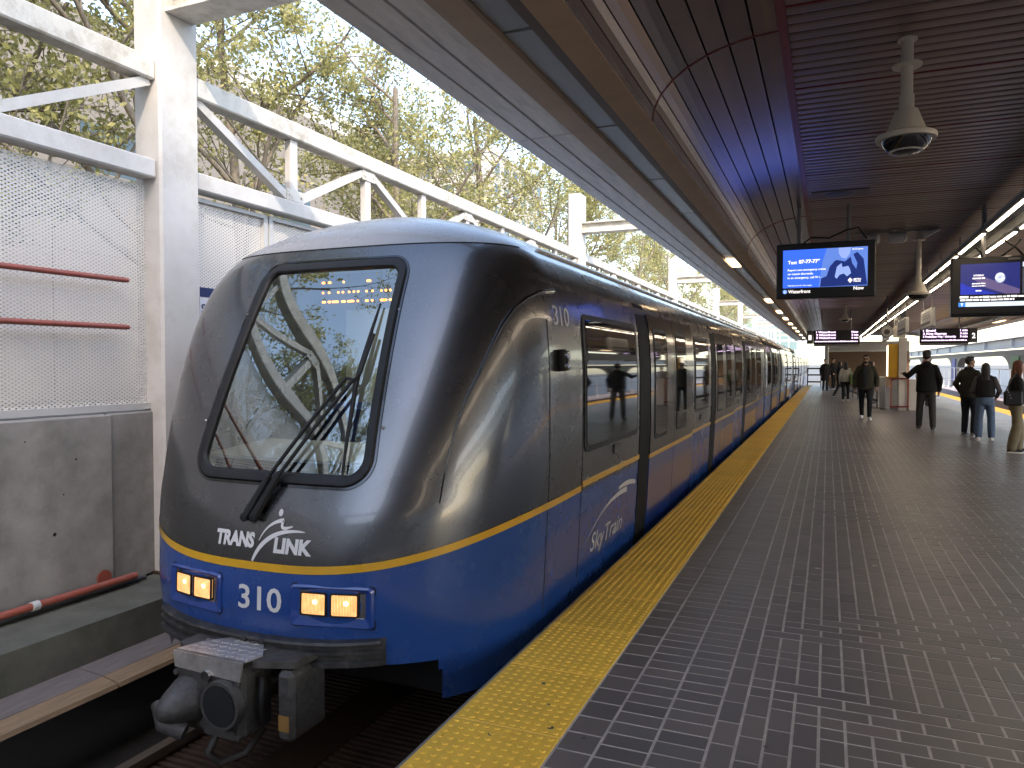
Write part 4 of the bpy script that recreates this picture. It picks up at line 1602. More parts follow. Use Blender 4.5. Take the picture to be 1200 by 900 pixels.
for k in range(len(BAYS) - 1):
    ya, yb_ = BAYS[k] + CW + 0.003, BAYS[k + 1] - 0.003
    tl = {0: 'white truss behind the camera', 1: 'white steel truss panel left of the nearest column', 2: 'white steel truss between the nearest and second columns'}.get(k, f'white steel truss between the {ORD[k - 2]} and {ORD[k - 1]} columns')
    if k == 0:
        tl = 'white steel truss reaching away behind the camera'
    t = thing('truss', tl, 'truss', (-5.0, (ya + yb_) / 2, TZ0), 'white trusses along the track')
    MB().bbox(-5.10, -4.94, ya, yb_, TZ1 - 0.085, TZ1 + 0.085, 0.012).build('top_chord', M_WHITE_T, t)
    MB().bbox(-5.10, -4.94, ya, yb_, TZ0 - 0.075, TZ0 + 0.075, 0.012).build('bottom_chord', M_WHITE, t)
    n = 8
    st = (yb_ - ya) / n
    for i in range(n):
        y0 = ya + i * st
        if i:
            MB().bbox(-5.06, -4.98, y0 - 0.055, y0 + 0.055, TZ0 + 0.076, TZ1 - 0.086, 0.008).build('vertical', M_WHITE, t)
        up = i % 2 == 0
        za, zb = (TZ1 - 0.09, TZ0 + 0.08) if up else (TZ0 + 0.08, TZ1 - 0.09)
        d = MB()
        d.beam((-5.02, y0 + 0.03, za), (-5.02, y0 + st - 0.03, zb), 0.075, 0.085, up=(1, 0, 0))
        d.build('diagonal', M_WHITE, t)
        if k in (1, 2, 3):
            zj = TZ1 - 0.15 if not up else TZ0 + 0.14
            yj = y0 + st
            if i < n - 1:
                gp_ = MB().box(-4.978, -4.968, yj - 0.13, yj + 0.13, zj - 0.055, zj + 0.055).build('gusset_plate', M_WHITE_T, t)
                for dy in (-0.09, 0.09):
                    MB().lathe([(0.014, 0), (0.014, 0.012)], (-4.968, yj + dy, zj), 6, 'x').build('bolt', M_WHITE_T, gp_)
    # mesh screens below the truss
    panels = [(ya - CW * 0.25, BAYS[k] + CW + 0.95 + 0.03)] if False else []
    edges = [ya, ya + 1.0] + [ya + 1.0 + (yb_ - ya - 1.0) * q / 4 for q in range(1, 5)]
    if k == 1:
        edges = [ya, ya + 2.7, ya + 5.4, ya + 8.0, yb_ + 0.15]
    where = {0: 'mesh screen out of sight behind the camera', 1: 'left of the nearest column', 2: 'between the nearest and second columns'}.get(k, f'between the {ORD[k - 2]} and {ORD[k - 1]} columns')
    for q in range(len(edges) - 1):
        pa, pb = edges[q] + 0.012, edges[q + 1] - 0.012
        if k == 1 and q < 3:
            lab = f'mesh screen panel behind the camera, {["third", "second", "first"][q]} before the one with red pipes'
        elif k == 0:
            lab = f'expanded metal screen far behind the camera, {["first", "second", "third", "fourth", "fifth"][q]} panel'
        elif k == 1:
            lab = 'large pale expanded metal mesh screen with red pipes, left of the nearest column'
        else:
            lab = f'expanded metal screen, {["first", "second", "third", "fourth", "fifth"][q]} panel {where}'
        p = thing('mesh_screen', lab, 'screen', (-5.08, (pa + pb) / 2, 1.2), 'mesh screens under the trusses')
        m = MB()
        m.quad((-5.08, pa, 1.22), (-5.08, pb, 1.22), (-5.08, pb, 2.98), (-5.08, pa, 2.98))
        m.build('mesh_sheet', M_MESH, p)
        for (za, zb) in ((1.185, 1.235),) + (((2.955, 2.99),) if k != 1 else ()):
            MB().box(-5.10, -5.04, pa, pb, za, zb).build('frame_rail', M_LGREY, p)
        if k != 1:
            for yy in (pa, pb - 0.05):
                MB().box(-5.10, -5.04, yy, yy + 0.05, 1.236, 2.954).build('frame_stile', M_LGREY, p)
for z, lab in ((2.19, 'upper thin red pipe across the mesh screen left of the column'), (1.83, 'lower thin red pipe across the mesh screen left of the column')):
    p = MB()
    p.tube([(-4.97, -4, z), (-4.97, 4.13, z), (-4.97, 4.165, z)], [0.021, 0.021, 0.016], 12)
    tag(p.build('red_pipe', M_RED, smooth=40), lab, 'pipe', 'red pipes on the mesh screen')
rp = thing('red_pipe', 'thicker red pipe lying along the ledge at the foot of the concrete wall', 'pipe', (-4.88, 2, -0.09))
MB().tube([(-4.88, -5, -0.075), (-4.88, 4.12, -0.075)], 0.026, 12).build('pipe_run', M_RED, rp, smooth=40)
MB().tube([(-4.93, -5, -0.125), (-4.93, 4.25, -0.125)], 0.018, 8).build('dark_conduit', M_DGREY, rp, smooth=40)
MB().lathe([(0.030, 0), (0.06, 0.01), (0.06, 0.02)], (-4.984, 3.92, -0.055), 16, 'x').build('wall_flange', M_RED, rp)
MB().tube([(-4.88, 3.30, -0.075), (-4.88, 3.35, -0.075)], 0.034, 12).build('joint_band', M_LGREY, rp)
sg = thing('station_sign', 'blue and white sign sliver on the screen behind the train nose', 'sign', (-4.93, 5.6, 1.6))
MB().box(-4.95, -4.925, 4.83, 6.6, 1.55, 2.115).build('board', mat('white_sign_face', (0.62, 0.63, 0.66), 0.4, var=0.04), sg)
MB().box(-4.924, -4.921, 4.83, 6.6, 2.118, 2.20).build('header', mat('navy_sign_face', (0.012, 0.02, 0.09), 0.4, var=0.04), sg)
lettering('lettering', 'St', mat('navy_lettering', (0.02, 0.03, 0.10), 0.4), sg, lambda u, v: (-4.922, u, v), 4.845, 1.98, 0.08, None, 0.01)

# ------------------------------------------------------------------ trees
M_BARK = mat('bark', (0.22, 0.185, 0.145), 0.9, var=0.35, scale=10, stretch=(4, 4, 0.6), bump=0.5, bscale=30)


def leaf_mat():
    m, nt, b = new_mat('spring_leaf')
    L = nt.links
    at = add(nt, 'ShaderNodeAttribute', attribute_name='tone')
    cr = add(nt, 'ShaderNodeValToRGB')
    e = cr.color_ramp.elements
    e[0].color = (0.24, 0.24, 0.09, 1)
    e[1].color = (0.60, 0.54, 0.25, 1)
    n = e.new(0.5)
    n.color = (0.43, 0.41, 0.16, 1)
    L.new(at.outputs['Fac'], cr.inputs[0])
    L.new(cr.outputs[0], b.inputs['Base Color'])
    b.inputs['Roughness'].default_value = 0.5
    tl = add(nt, 'ShaderNodeBsdfTranslucent')
    L.new(cr.outputs[0], tl.inputs['Color'])
    mx = add(nt, 'ShaderNodeMixShader')
    mx.inputs[0].default_value = 0.45
    L.new(b.outputs[0], mx.inputs[1])
    L.new(tl.outputs[0], mx.inputs[2])
    L.new(mx.outputs[0], nt.nodes['Material Output'].inputs['Surface'])
    return m


M_LEAF = leaf_mat()


def make_tree(seed, height=9.5, leaves=9000):
    r = random.Random(seed)
    wood, limbs = MB(), MB()
    tips = []

    def branch(p, d, length, rad, depth, mbx):
        pts, rs = [p], [rad]
        n = 5 if depth < 2 else 4
        for i in range(n):
            d = (d + Vector((r.gauss(0, 0.10), r.gauss(0, 0.10), 0.06 + r.gauss(0, 0.05))) * (1.0 if depth else 0.35)).normalized()
            p = p + d * (length / n)
            pts.append(p)
            rs.append(rad * (1 - 0.55 * (i + 1) / n))
        mbx.tube(pts, rs, 7 if depth < 2 else (5 if depth == 2 else 3), cap=False)
        if depth >= 2:
            for i in range(1, len(pts)):
                tips.append((pts[i], d, depth))
        if depth >= 4:
            return
        kids = {0: 9, 1: 6, 2: 4, 3: 3}[depth]
        for i in range(kids):
            t = (0.28 if depth == 0 else 0.25) + (0.75 if depth == 0 else 0.75) * (i + r.random() * 0.8) / kids
            f = min(t, 0.999) * n
            a = int(f)
            q = pts[a].lerp(pts[min(a + 1, n)], f - a)
            ax = Vector((r.gauss(0, 1), r.gauss(0, 1), r.gauss(0, 0.35)))
            side = (ax - d * ax.dot(d)).normalized()
            k = {0: 0.72, 1: 0.75, 2: 0.8, 3: 0.8}[depth]
            nd = (d * (1 - k) + side * k + Vector((0, 0, 0.25))).normalized()
            ln = {0: height * 0.36 * (1.15 - 0.55 * t), 1: length * 0.52, 2: length * 0.55, 3: length * 0.6}[depth] * r.uniform(0.75, 1.2)
            branch(q, nd, ln, max(rs[min(a + 1, n)] * 0.62, 0.004), depth + 1, limbs)
    branch(Vector((0, 0, 0)), Vector((r.gauss(0, 0.03), r.gauss(0, 0.03), 1)).normalized(), height * 0.8, 0.13, 0, wood)
    # leaves in loose clusters on the twigs
    R = np.random.RandomState(seed)
    T = np.array([t[0][:] for t in tips])
    dep = np.array([t[2] for t in tips])
    keep = R.rand(len(T)) < np.where(dep >= 3, 0.9, 0.35)
    T = T[keep]
    wt = R.rand(len(T)) ** 3 + 0.03
    idx = R.choice(len(T), leaves, p=wt / wt.sum())
    c = T[idx] + R.normal(0, 0.085, (leaves, 3))
    s = R.uniform(0.022, 0.048, leaves)
    a = R.normal(0, 1, (leaves, 3))
    a /= np.linalg.norm(a, axis=1)[:, None]
    b = np.cross(a, R.normal(0, 1, (leaves, 3)))
    b /= np.linalg.norm(b, axis=1)[:, None]
    v = np.empty((leaves, 4, 3))
    v[:, 0] = c - a * s[:, None] * 1.3
    v[:, 1] = c + b * s[:, None] * 0.75
    v[:, 2] = c + a * s[:, None] * 1.3
    v[:, 3] = c - b * s[:, None] * 0.75
    me = bpy.data.meshes.new('crown')
    me.from_pydata(v.reshape(-1, 3).tolist(), [], np.arange(leaves * 4).reshape(-1, 4).tolist())
    me.materials.append(M_LEAF)
    tone = np.clip(R.normal(0.5, 0.2, leaves) + 0.25 * np.sin(idx * 0.37), 0, 1)
    at = me.attributes.new('tone', 'FLOAT', 'POINT')
    at.data.foreach_set('value', np.repeat(tone, 4))
    tw = wood.build('trunk', M_BARK, None, smooth=True, origin=(0, 0, 0), fix=False)
    tb = limbs.build('limbs', M_BARK, None, smooth=True, origin=(0, 0, 0), fix=False)
    out = (tw.data, tb.data, me)
    bpy.data.objects.remove(tw)
    bpy.data.objects.remove(tb)
    return out


TREES = [make_tree(11, 9.4, 12500), make_tree(23, 10.2, 14000), make_tree(37, 9.0, 12000)]
spots = [(-9.0, -12.5, 0), (-8.2, -6.5, 1), (-9.4, -2.0, 2),
         (-8.8, 3.2, 1), (-11.6, 6.3, 0), (-9.4, 8.2, 2), (-11.0, 12.2, 1), (-9.2, 14.8, 0), (-12.0, 18.2, 2), (-9.6, 21.5, 1), (-9.0, 27.0, 0),
         (-11.2, 31.5, 2), (-9.2, 37.0, 1), (-8.8, 44.0, 0), (-9.4, 52.0, 2), (-8.8, 61.0, 1), (-9.2, 72.0, 0), (-8.8, 84.0, 2)]
kinds = ['leafy', 'tall open', 'low bushy']
for i, (x, y, v) in enumerate(spots):
    if i < 3:
        lab = f'budding tree behind the camera beyond the screens, {["farthest", "middle", "nearest"][i]} of three'
    else:
        lab = f'{ORD[i - 3] if i > 3 else "nearest"} yellow-green {kinds[v]} spring tree from the camera, behind the trusses'
    t = thing('street_tree', lab, 'tree', (x, y, 0.40), 'spring trees behind the trusses')
    t.rotation_euler = (0, 0, rng.uniform(0, 6.28))
    sc = rng.uniform(0.92, 1.12)
    t.scale = (sc, sc, sc * rng.uniform(0.95, 1.08))
    for nm, me in zip(('trunk', 'limbs', 'crown'), TREES[v]):
        o = bpy.data.objects.new(nm, me)
        col.objects.link(o)
        o.parent = t
        if nm != 'trunk':
            o['kind'] = 'stuff'

# ------------------------------------------------------------------ buildings
M_GLASSB = mat('office_glass', (0.05, 0.075, 0.085), 0.08, var=0.2, scale=0.15, spec=0.8)
M_GLASST = mat('pale_teal_glass', (0.20, 0.30, 0.31), 0.12, var=0.2, scale=0.1, spec=0.8)
M_STONEP = mat('pale_stone_cladding', (0.27, 0.24, 0.21), 0.8, var=0.10, scale=0.4, bump=0.2, bscale=8, dirt=(0.20, 0.175, 0.15), dscale=0.5, damount=0.4)


def building(name, label, x0, x1, y0, y1, z1, face, wallm, glassm, floor_h, bayw, win_w, win_h, z0=-1.2, base=1.2):
    """box building with recessed-looking windows on one face ('+x','-x','-y')"""
    b = thing(name, label, 'building', ((x0 + x1) / 2, (y0 + y1) / 2, z0))
    MB().box(x0, x1, y0, y1, z0, z1).build('wall', wallm, b)
    MB().box(x0 - 0.15, x1 + 0.15, y0 - 0.15, y1 + 0.15, z1 + 0.002, z1 + 0.5).build('parapet', wallm, b)
    proto = {}
    for fc in face:
        L0, L1 = (y0, y1) if fc[1] == 'x' else (x0, x1)
        n = max(1, int((L1 - L0 - 0.6) / bayw))
        nf = int((z1 - z0 - base) / floor_h)
        while n * nf > 290:
            n -= 1
        off = (L1 - L0 - n * bayw) / 2
        for i in range(n):
            for j in range(nf):
                c = L0 + off + (i + 0.5) * bayw
                z = z0 + base + j * floor_h + 0.5
                if fc not in proto:
                    g = MB()
                    f = MB()
                    if fc[1] == 'x':
                        s = 1 if fc[0] == '+' else -1
                        g.box(min(0.02 * s, 0.05 * s), max(0.02 * s, 0.05 * s), -win_w / 2, win_w / 2, 0, win_h)
                        for q in ((-win_w / 2 - 0.08, -win_w / 2), (win_w / 2, win_w / 2 + 0.08)):
                            f.box(min(0.0, 0.1 * s), max(0.0, 0.1 * s), q[0], q[1], -0.1, win_h + 0.1)
                        f.box(min(0.0, 0.14 * s), max(0.0, 0.14 * s), -win_w / 2 - 0.08, win_w / 2 + 0.08, -0.22, -0.101)
                    else:
                        g.box(-win_w / 2, win_w / 2, -0.05, -0.02, 0, win_h)
                        f.box(-win_w / 2 - 0.08, win_w / 2 + 0.08, -0.14, 0, -0.22, -0.101)
                    go = g.build('window', glassm, None, origin=(0, 0, 0))
                    fo = f.build('window_frame', wallm, None, origin=(0, 0, 0))
                    proto[fc] = (go.data, fo.data)
                    bpy.data.objects.remove(go)
                    bpy.data.objects.remove(fo)
                P = {'+x': (x1, c, z), '-x': (x0, c, z), '-y': (c, y0, z)}[fc]
                w = put('window', proto[fc][0], P, b)
                put('window_frame', proto[fc][1], P, w)
    return b


sb = thing('stone_building', 'long pale stone building seen between the trees on the left', 'building', (-26, 0, 0.4))
MB().box(-34, -19.6, -34, 34, 0.4, 10.98).build('wall', M_STONEP, sb)
MB().box(-34.1, -19.3, -34.1, 34.1, 10.982, 11.4).build('parapet', M_STONEP, sb)
for j in range(5):
    for i in range(17):
        ya = -34 + i * 4.0
        if j == 3 and i % 2 == 0:
            w = MB().box(-19.598, -19.57, ya + 0.9, ya + 3.1, 0.5 + j * 2.1 + 0.3, 0.5 + j * 2.1 + 1.7).build('window', M_GLASSB, sb)
            MB().box(-19.60, -19.50, ya + 0.8, ya + 3.2, 0.5 + j * 2.1 + 0.16, 0.5 + j * 2.1 + 0.29).build('sill', M_STONEP, w)
        else:
            MB().bbox(-19.598, -19.54, ya + 0.015, ya + 3.985, 0.5 + j * 2.1 + 0.012, 0.5 + (j + 1) * 2.1 - 0.012, 0.01).build('stone_panel', M_STONEP, sb)
building('glass_tower', 'pale teal glass tower far off at the end of the track', -15, -3.2, 118, 135, 15.5, ['-y'], mat('pale_mullion', (0.55, 0.58, 0.58), 0.5), M_GLASST, 1.55, 1.25, 1.05, 1.15)
building('apartment_tower', 'tall grey apartment tower behind the farther trees', -58, -42, 92, 112, 30, ['-y', '+x'], M_CONC_L, M_GLASSB, 3.0, 3.2, 1.8, 1.6)
building('office_block', 'white office block above the tree tops', -62, -44, 46, 66, 25, ['+x', '-y'], mat('white_cladding', (0.62, 0.62, 0.60), 0.6, var=0.06), M_GLASSB, 3.2, 3.4, 2.2, 1.6)
# unseen tower added behind the camera to keep sun off the nose and wall
HB = 3.3 + math.tan(SUN_EL) / (-SUN_DIR.y) * (45 + 4.4)
building('shade_tower', 'plain unseen tower added behind the camera for shade', 22, 64, -80, -45, HB - 0.5, [], M_CONC_L, M_GLASSB, 4.4, 8.0, 6.4, 2.6)
building('concourse_block', 'brown office block standing behind the camera across the tracks', -34, 19, -75, -40, 12, [], mat('brown_brick_facade', (0.20, 0.165, 0.14), 0.8, var=0.2, scale=0.4), M_GLASSB, 4.4, 8.0, 6.4, 2.6)
building('distant_block', 'grey office block far beyond the right-hand track', 95, 120, 40, 150, 30, ['-x'], M_CONC_L, M_GLASSB, 4.0, 6.0, 4.4, 2.2)

# ------------------------------------------------------------------ right-hand track, wall with arches, railing
rt = struct_empty('far_track', (7, 20, -1.1))
MB().box(5.57, 8.0, Y0, 110, -1.2, -0.95).build('trackbed', M_BALLAST, rt)
for x in (6.1, 7.5):
    MB().box(x - 0.035, x + 0.035, Y0, 110, -0.94, -0.72).build('rail', M_RAIL, rt)
M_PINK = mat('pink_concrete', (0.42, 0.33, 0.31), 0.8, var=0.15, scale=2)
led_ = MB()
led_.box(8.0, 9.4, Y0, 110, -1.2, -0.32)
tag(led_.build('trackside_kerb', M_PINK), 'pinkish concrete strip beyond the right-hand track', 'kerb')
aw = thing('arched_wall', 'dark grey concrete wall with wide rounded openings beyond the right track', 'wall', (8.95, 50, -0.3))
ARCH = [(28 + 21.5 * k, 46.5 + 21.5 * k) for k in range(-2, 4)]
WX0, WX1 = 9.4, 9.9
MB().box(WX0, WX1, -20, 115, 2.0, 2.30).build('lintel', M_DGREY, aw)
prev = -20
for (a, b) in ARCH + [(115, 116)]:
    MB().box(WX0, WX1, prev, a, -0.3, 1.999).build('pier', M_DGREY, aw)
    prev = b
for (a, b) in ARCH:
    for (c, s) in ((a, 1), (b, -1)):
        pts = [(c, 1.999), (c + s * 2.6, 1.999)]
        for k in range(9):
            t = math.pi / 2 * (1 - k / 8)
            pts.append((c + s * 2.6 - s * 2.6 * math.cos(t), 1.0 + 0.99 * math.sin(t)))
        m = MB()
        m.prism(pts, WX0 + 0.003, WX1 - 0.003, axis='x')
        m.build('haunch', M_DGREY, aw)
gd = thing('white_girder', 'long white girder with stiffeners above the arched wall on the right', 'girder', (8.6, 50, 2.3))
MB().box(8.55, 8.60, -20, 115, 2.36, 2.80).build('web', M_LGREY, gd)
MB().box(8.40, 8.75, -20, 115, 2.80, 2.84).build('top_flange', M_LGREY, gd)
MB().box(8.40, 8.75, -20, 115, 2.32, 2.36).build('bottom_flange', M_LGREY, gd)
for y in range(-12, 112, 7):
    MB().box(8.42, 8.55, y, y + 0.12, 2.361, 2.799).build('stiffener', M_LGREY, gd)
for i, (y, c, lab) in enumerate(((51.5, (0.02, 0.03, 0.30), 'blue banner on the wall pier past the right track'), (29.9, (0.02, 0.16, 0.04), 'green banner on the wall pier at the right edge'), (73.0, (0.02, 0.03, 0.30), 'distant blue banner on a pier past the right track'))):
    yc = [ARCH[3][1] + 1.5, ARCH[2][1] + 1.5, ARCH[4][1] + 1.5][i]
    tag(MB().box(WX0 - 0.05, WX0 - 0.01, yc - 0.9, yc + 0.9, 0.1, 1.95).build('banner', mat('banner_%d' % i, c, 0.5, var=0.1)), lab, 'banner')
rl = thing('railing', 'pale metal railing on the pinkish strip beyond the right track', 'railing', (8.5, 50, -0.32))
for y in np.arange(24, 105, 2.6):
    MB().box(8.52, 8.57, y, y + 0.05, -0.32, 1.25).build('post', M_LGREY, rl)
    MB().prism([(8.35, -0.32), (8.52, -0.32), (8.52, -0.05)], y, y + 0.05).build('foot', M_LGREY, rl)
for z in (0.35, 1.21):
    MB().box(8.50, 8.519, 24, 105, z, z + 0.05).build('rail_bar', M_LGREY, rl)
hd_ = thing('hoarding', 'sunlit white site hoarding seen through the wall openings', 'hoarding', (16, 50, -1.3))
for y in np.arange(0, 112, 4.0):
    MB().box(16, 16.08, y + 0.02, y + 3.98, -1.3, 0.9).build('hoarding_panel', mat('white_hoarding', (0.75, 0.74, 0.72), 0.6, var=0.05, island=0.06), hd_)

# ------------------------------------------------------------------ end of the platform
ew = thing('end_wall', 'brown wall with a white band closing the far end of the platform', 'wall', (2, 56, 0))
MB().box(0.05, 5.0, 56, 56.2, 0.0, 2.38).build('brown_panel', mat('brown_wall', (0.16, 0.095, 0.05), 0.7, var=0.1), ew)
MB().box(0.05, 5.0, 55.97, 56.2, 2.385, 3.05).build('white_band', M_LGREY, ew)
MB().box(-0.2, 0.045, 55.9, 56.2, 0.0, 3.05).build('end_post', M_LGREY, ew)
br = thing('end_barrier', 'dark metal barrier at the platform end beside the train', 'barrier', (-0.9, 55, 0))
for x in (-1.3, -0.45):
    MB().box(x, x + 0.07, 55, 55.07, 0.0, 1.25).build('post', M_DGREY, br)
for z in (0.25, 0.72, 1.16):
    MB().box(-1.229, -0.451, 55, 55.06, z, z + 0.1).build('bar', M_DGREY, br)

# ------------------------------------------------------------------ hanging equipment
def dome_camera(label, x, y, ztop, drop, r=0.165):
    d = thing('dome_camera', label, 'security camera', (x, y, ztop - drop), 'dome cameras under the canopy')
    zc = ztop - drop
    MB().tube([(x, y, ztop), (x, y, zc + 0.27)], 0.034, 14).build('drop_pipe', M_CREAM, d, smooth=40)
    MB().lathe([(0.055, 0), (0.055, 0.012)], (x, y, ztop - 0.012), 18).build('ceiling_plate', M_CREAM, d)
    MB().lathe([(0.036, 0), (0.082, 0.004), (0.082, 0.018), (0.036, 0.022)], (x, y, ztop - 0.17), 20).build('pipe_flange', M_CREAM, d)
    MB().lathe([(0.042, 0.0), (0.042, 0.09)], (x, y, zc + 0.255), 16).build('pipe_collar', M_CREAM, d)
    MB().lathe([(r, 0.075), (r * 1.02, 0.09), (r, 0.105), (0.115, 0.125), (0.10, 0.155), (0.062, 0.255), (0.03, 0.262)], (x, y, zc), 28).build('housing', M_CREAM, d, smooth=35)
    MB().lathe([(0.03, -0.006), (0.07, 0.002), (0.105, 0.022), (0.13, 0.050), (0.14, 0.078)], (x, y, zc), 28).build('dome', M_DOME, d, smooth=60)
    MB().lathe([(0.088, 0.006), (0.094, 0.006), (0.094, 0.012), (0.088, 0.012)], (x, y, zc), 24).build('dome_ring', M_LGREY, d)
    return d


dome_camera('cream dome camera hanging nearest, upper right under the ceiling', 0.42, 5.10, 3.497, 0.68)
dome_camera('farther cream dome camera on a long pipe beside the right screen', 1.20, 12.3, 3.497, 1.03, 0.155)
dome_camera('distant small dome camera above the left departure board', 0.53, 27.5, 3.497, 0.55, 0.2)
fl = thing('floodlight', 'small grey floodlight pair clamped at the top of the second camera pipe', 'lamp', (1.05, 12.2, 3.36))
for dx in (-0.75, -0.40):
    MB().lathe([(0.07, 0), (0.085, 0.02), (0.085, 0.20), (0.05, 0.24)], (1.2 + dx, 12.3, 3.39), 16, 'x').build('lamp_can', M_LGREY, fl, smooth=40)
MB().box(0.35, 1.45, 12.26, 12.34, 3.465, 3.487).build('mounting_bar', M_MGREY, fl)
MB().prism([(1.26, 3.36), (1.46, 3.46), (1.44, 3.48), (1.24, 3.40)], 12.2, 12.4).build('lamp_plate', M_LGREY, fl)
sp_ = thing('ceiling_speaker', 'round flush speaker grille in the slatted ceiling', 'speaker', (0.11, 9.38, 3.49))
MB().box(-0.19, 0.41, 9.20, 9.56, 3.486, 3.494).build('square_plate', M_BROWN, sp_)
MB().lathe([(0.10, -0.012), (0.155, -0.006), (0.165, 0.0)], (0.11, 9.38, 3.486), 28).build('grille', M_DGREY, sp_, smooth=40)

# cable tray with strip lights down the middle of the platform
M_STRIP = glow('strip_light_diffuser', (1.0, 0.86, 0.68), 4.4)
ct = thing('cable_tray', 'grey cable tray with strip lights running down the middle of the platform', 'cable tray', (1.86, 20, 3.05))
MB().box(1.76, 1.96, -6.2, 52, 3.22, 3.26).build('tray_top', M_MGREY, ct)
for x in (1.745, 1.961):
    MB().box(x, x + 0.014, -6.2, 52, 3.12, 3.26).build('tray_side', M_LGREY, ct)
for i in range(28):
    y = -6.0 + i * 2.05
    for xa in (1.66, 1.98):
        h_ = MB().bbox(xa, xa + 0.08, y, y + 1.85, 3.10, 3.16, 0.01).build('strip_light', M_MGREY, ct)
        MB().box(xa + 0.026, xa + 0.054, y + 0.04, y + 1.81, 3.088, 3.0985).build('lamp_slot', M_STRIP, h_)
    MB().tube([(1.86, y + 0.9, 3.26), (1.86, y + 0.9, 3.50)], 0.010, 6).build('hanger_rod', M_MGREY, ct)

# ------------------------------------------------------------------ screens
M_W = glow('screen_white', (0.92, 0.94, 1.0), 0.32)
M_LILAC = glow('board_lilac', (0.80, 0.62, 1.0), 0.55)


def flat(name, poly, material, parent, y):
    m = MB()
    n = m.addv([(x, y, z) for x, z in poly])
    m.face(range(n, n + len(poly))) if False else m.face(list(range(n, n + len(poly)))[::1])
    return m.build(name, material, parent, fix=False)


def rectp(x0, x1, z0, z1):
    return [(x0, z0), (x1, z0), (x1, z1), (x0, z1)]


tv = thing('information_screen', 'hanging screen with blue text message notice and Waterfront line below', 'screen', (-0.05, 10, 2.36), 'hanging information screens')
TX0, TX1, TB, TT = -0.61, 0.52, 2.36, 3.045
MB().bbox(TX0, TX1, 10.0, 10.16, TB, TT, 0.012).build('housing', M_TVB, tv)
for x in (-0.35, 0.22):
    MB().tube([(x, 10.1, TT - 0.01), (x, 10.1, 3.497)], 0.022, 10).build('hanger_pole', M_MGREY, tv)
MB().tube([(-0.3, 10.05, TT), (-0.2, 10.03, TT + 0.07), (0.0, 10.03, TT + 0.05), (0.2, 10.04, TT + 0.14), (0.33, 10.05, TT + 0.16), (0.42, 10.07, TT + 0.02)], 0.010, 8).build('cable', M_BLACK, tv, smooth=True)
tw_, th_ = TX1 - TX0, TT - TB


def tvx(px):
    return TX0 + (px - 85) / (1078 - 85) * tw_


def tvz(py):
    return TT - (py - 112) / (678 - 112) * th_


FY_ = 9.998
flat('picture', rectp(tvx(155), tvx(1000), tvz(568), tvz(178)), glow('screen_blue', (0.018, 0.085, 0.62), 0.42), tv, FY_)
M_SB1 = glow('screen_blue_light', (0.10, 0.22, 0.70), 0.24)
M_SB2 = glow('screen_blue_dark', (0.010, 0.030, 0.20), 0.2)
M_SB3 = glow('screen_skin_blue', (0.24, 0.36, 0.80), 0.26)
T_ = lambda pts: [(tvx(a), tvz(b)) for a, b in pts]
flat('picture_glow', T_([(520, 568), (1000, 568), (1000, 178), (600, 178), (560, 300)]), M_SB1, tv, FY_ - 0.001)
flat('picture_coat', T_([(535, 566), (545, 480), (600, 460), (640, 330), (700, 300), (780, 320), (860, 250), (900, 230), (960, 300), (998, 560)]), M_SB2, tv, FY_ - 0.002)
flat('picture_face', T_([(712, 180), (840, 180), (825, 245), (790, 290), (745, 280), (715, 230)]), M_SB3, tv, FY_ - 0.003)
for pts in ([(690, 180), (715, 180), (720, 260), (660, 330), (600, 400), (560, 420), (630, 330), (680, 260)], [(840, 180), (870, 180), (860, 250), (900, 340), (890, 400), (850, 340), (830, 260)]):
    flat('picture_hair', T_(pts), M_SB1, tv, FY_ - 0.0035)
flat('picture_hands', T_([(680, 470), (700, 370), (750, 330), (800, 340), (830, 400), (840, 440), (800, 470), (770, 440), (730, 450), (700, 490)]), M_SB3, tv, FY_ - 0.004)
flat('picture_phone', T_([(745, 330), (820, 318), (828, 362), (755, 376)]), M_SB2, tv, FY_ - 0.0045)
mt_ = lambda u, v: (u, FY_ - 0.005, v)
px_h = th_ / (678 - 112)
px_w = tw_ / (1078 - 85)
for (t, x, y, h, wd, b) in (('Text', 207, 322, 34, 92, 0.015), ('87-77-77*', 318, 318, 34, 215, 0.035), ('Report non-emergency crime', 205, 394, 20, 385, 0.012), ('on transit discreetly.', 205, 434, 20, 262, 0.012),
                            ('In an emergency, call 911.', 205, 474, 20, 335, 0.012), ('*Standard carrier rates apply.', 205, 550, 13, 248, 0.005), ('Waterfront', 212, 622, 34, 226, 0.012), ('Now', 866, 606, 34, 100, 0.012),
                            ('METRO', 866, 508, 15, 72, 0.03), ('POLICE', 866, 528, 15, 68, 0.03), ('2:13 p.m.', 850, 206, 15, 108, 0.02)):
    lettering('lettering', t, M_W, tv, mt_, tvx(x), tvz(y), h * px_h, wd * px_w, b)
ic = MB()
n0 = ic.addv([(tvx(178) + 0.026 * math.cos(a), FY_ - 0.005, tvz(606) + 0.026 * math.sin(a)) for a in np.linspace(0, 2 * math.pi, 20, endpoint=False)])
ic.face(range(n0, n0 + 20))
ic.build('line_icon', glow('icon_blue', (0.16, 0.32, 0.95), 0.3), tv, fix=False)
lettering('lettering', 'x', M_W, tv, lambda u, v: (u, FY_ - 0.006, v), tvx(170), tvz(613), 0.016, None, 0.03)
flat('crest', T_([(832, 484), (856, 510), (832, 536), (808, 510)]), M_W, tv, FY_ - 0.005)

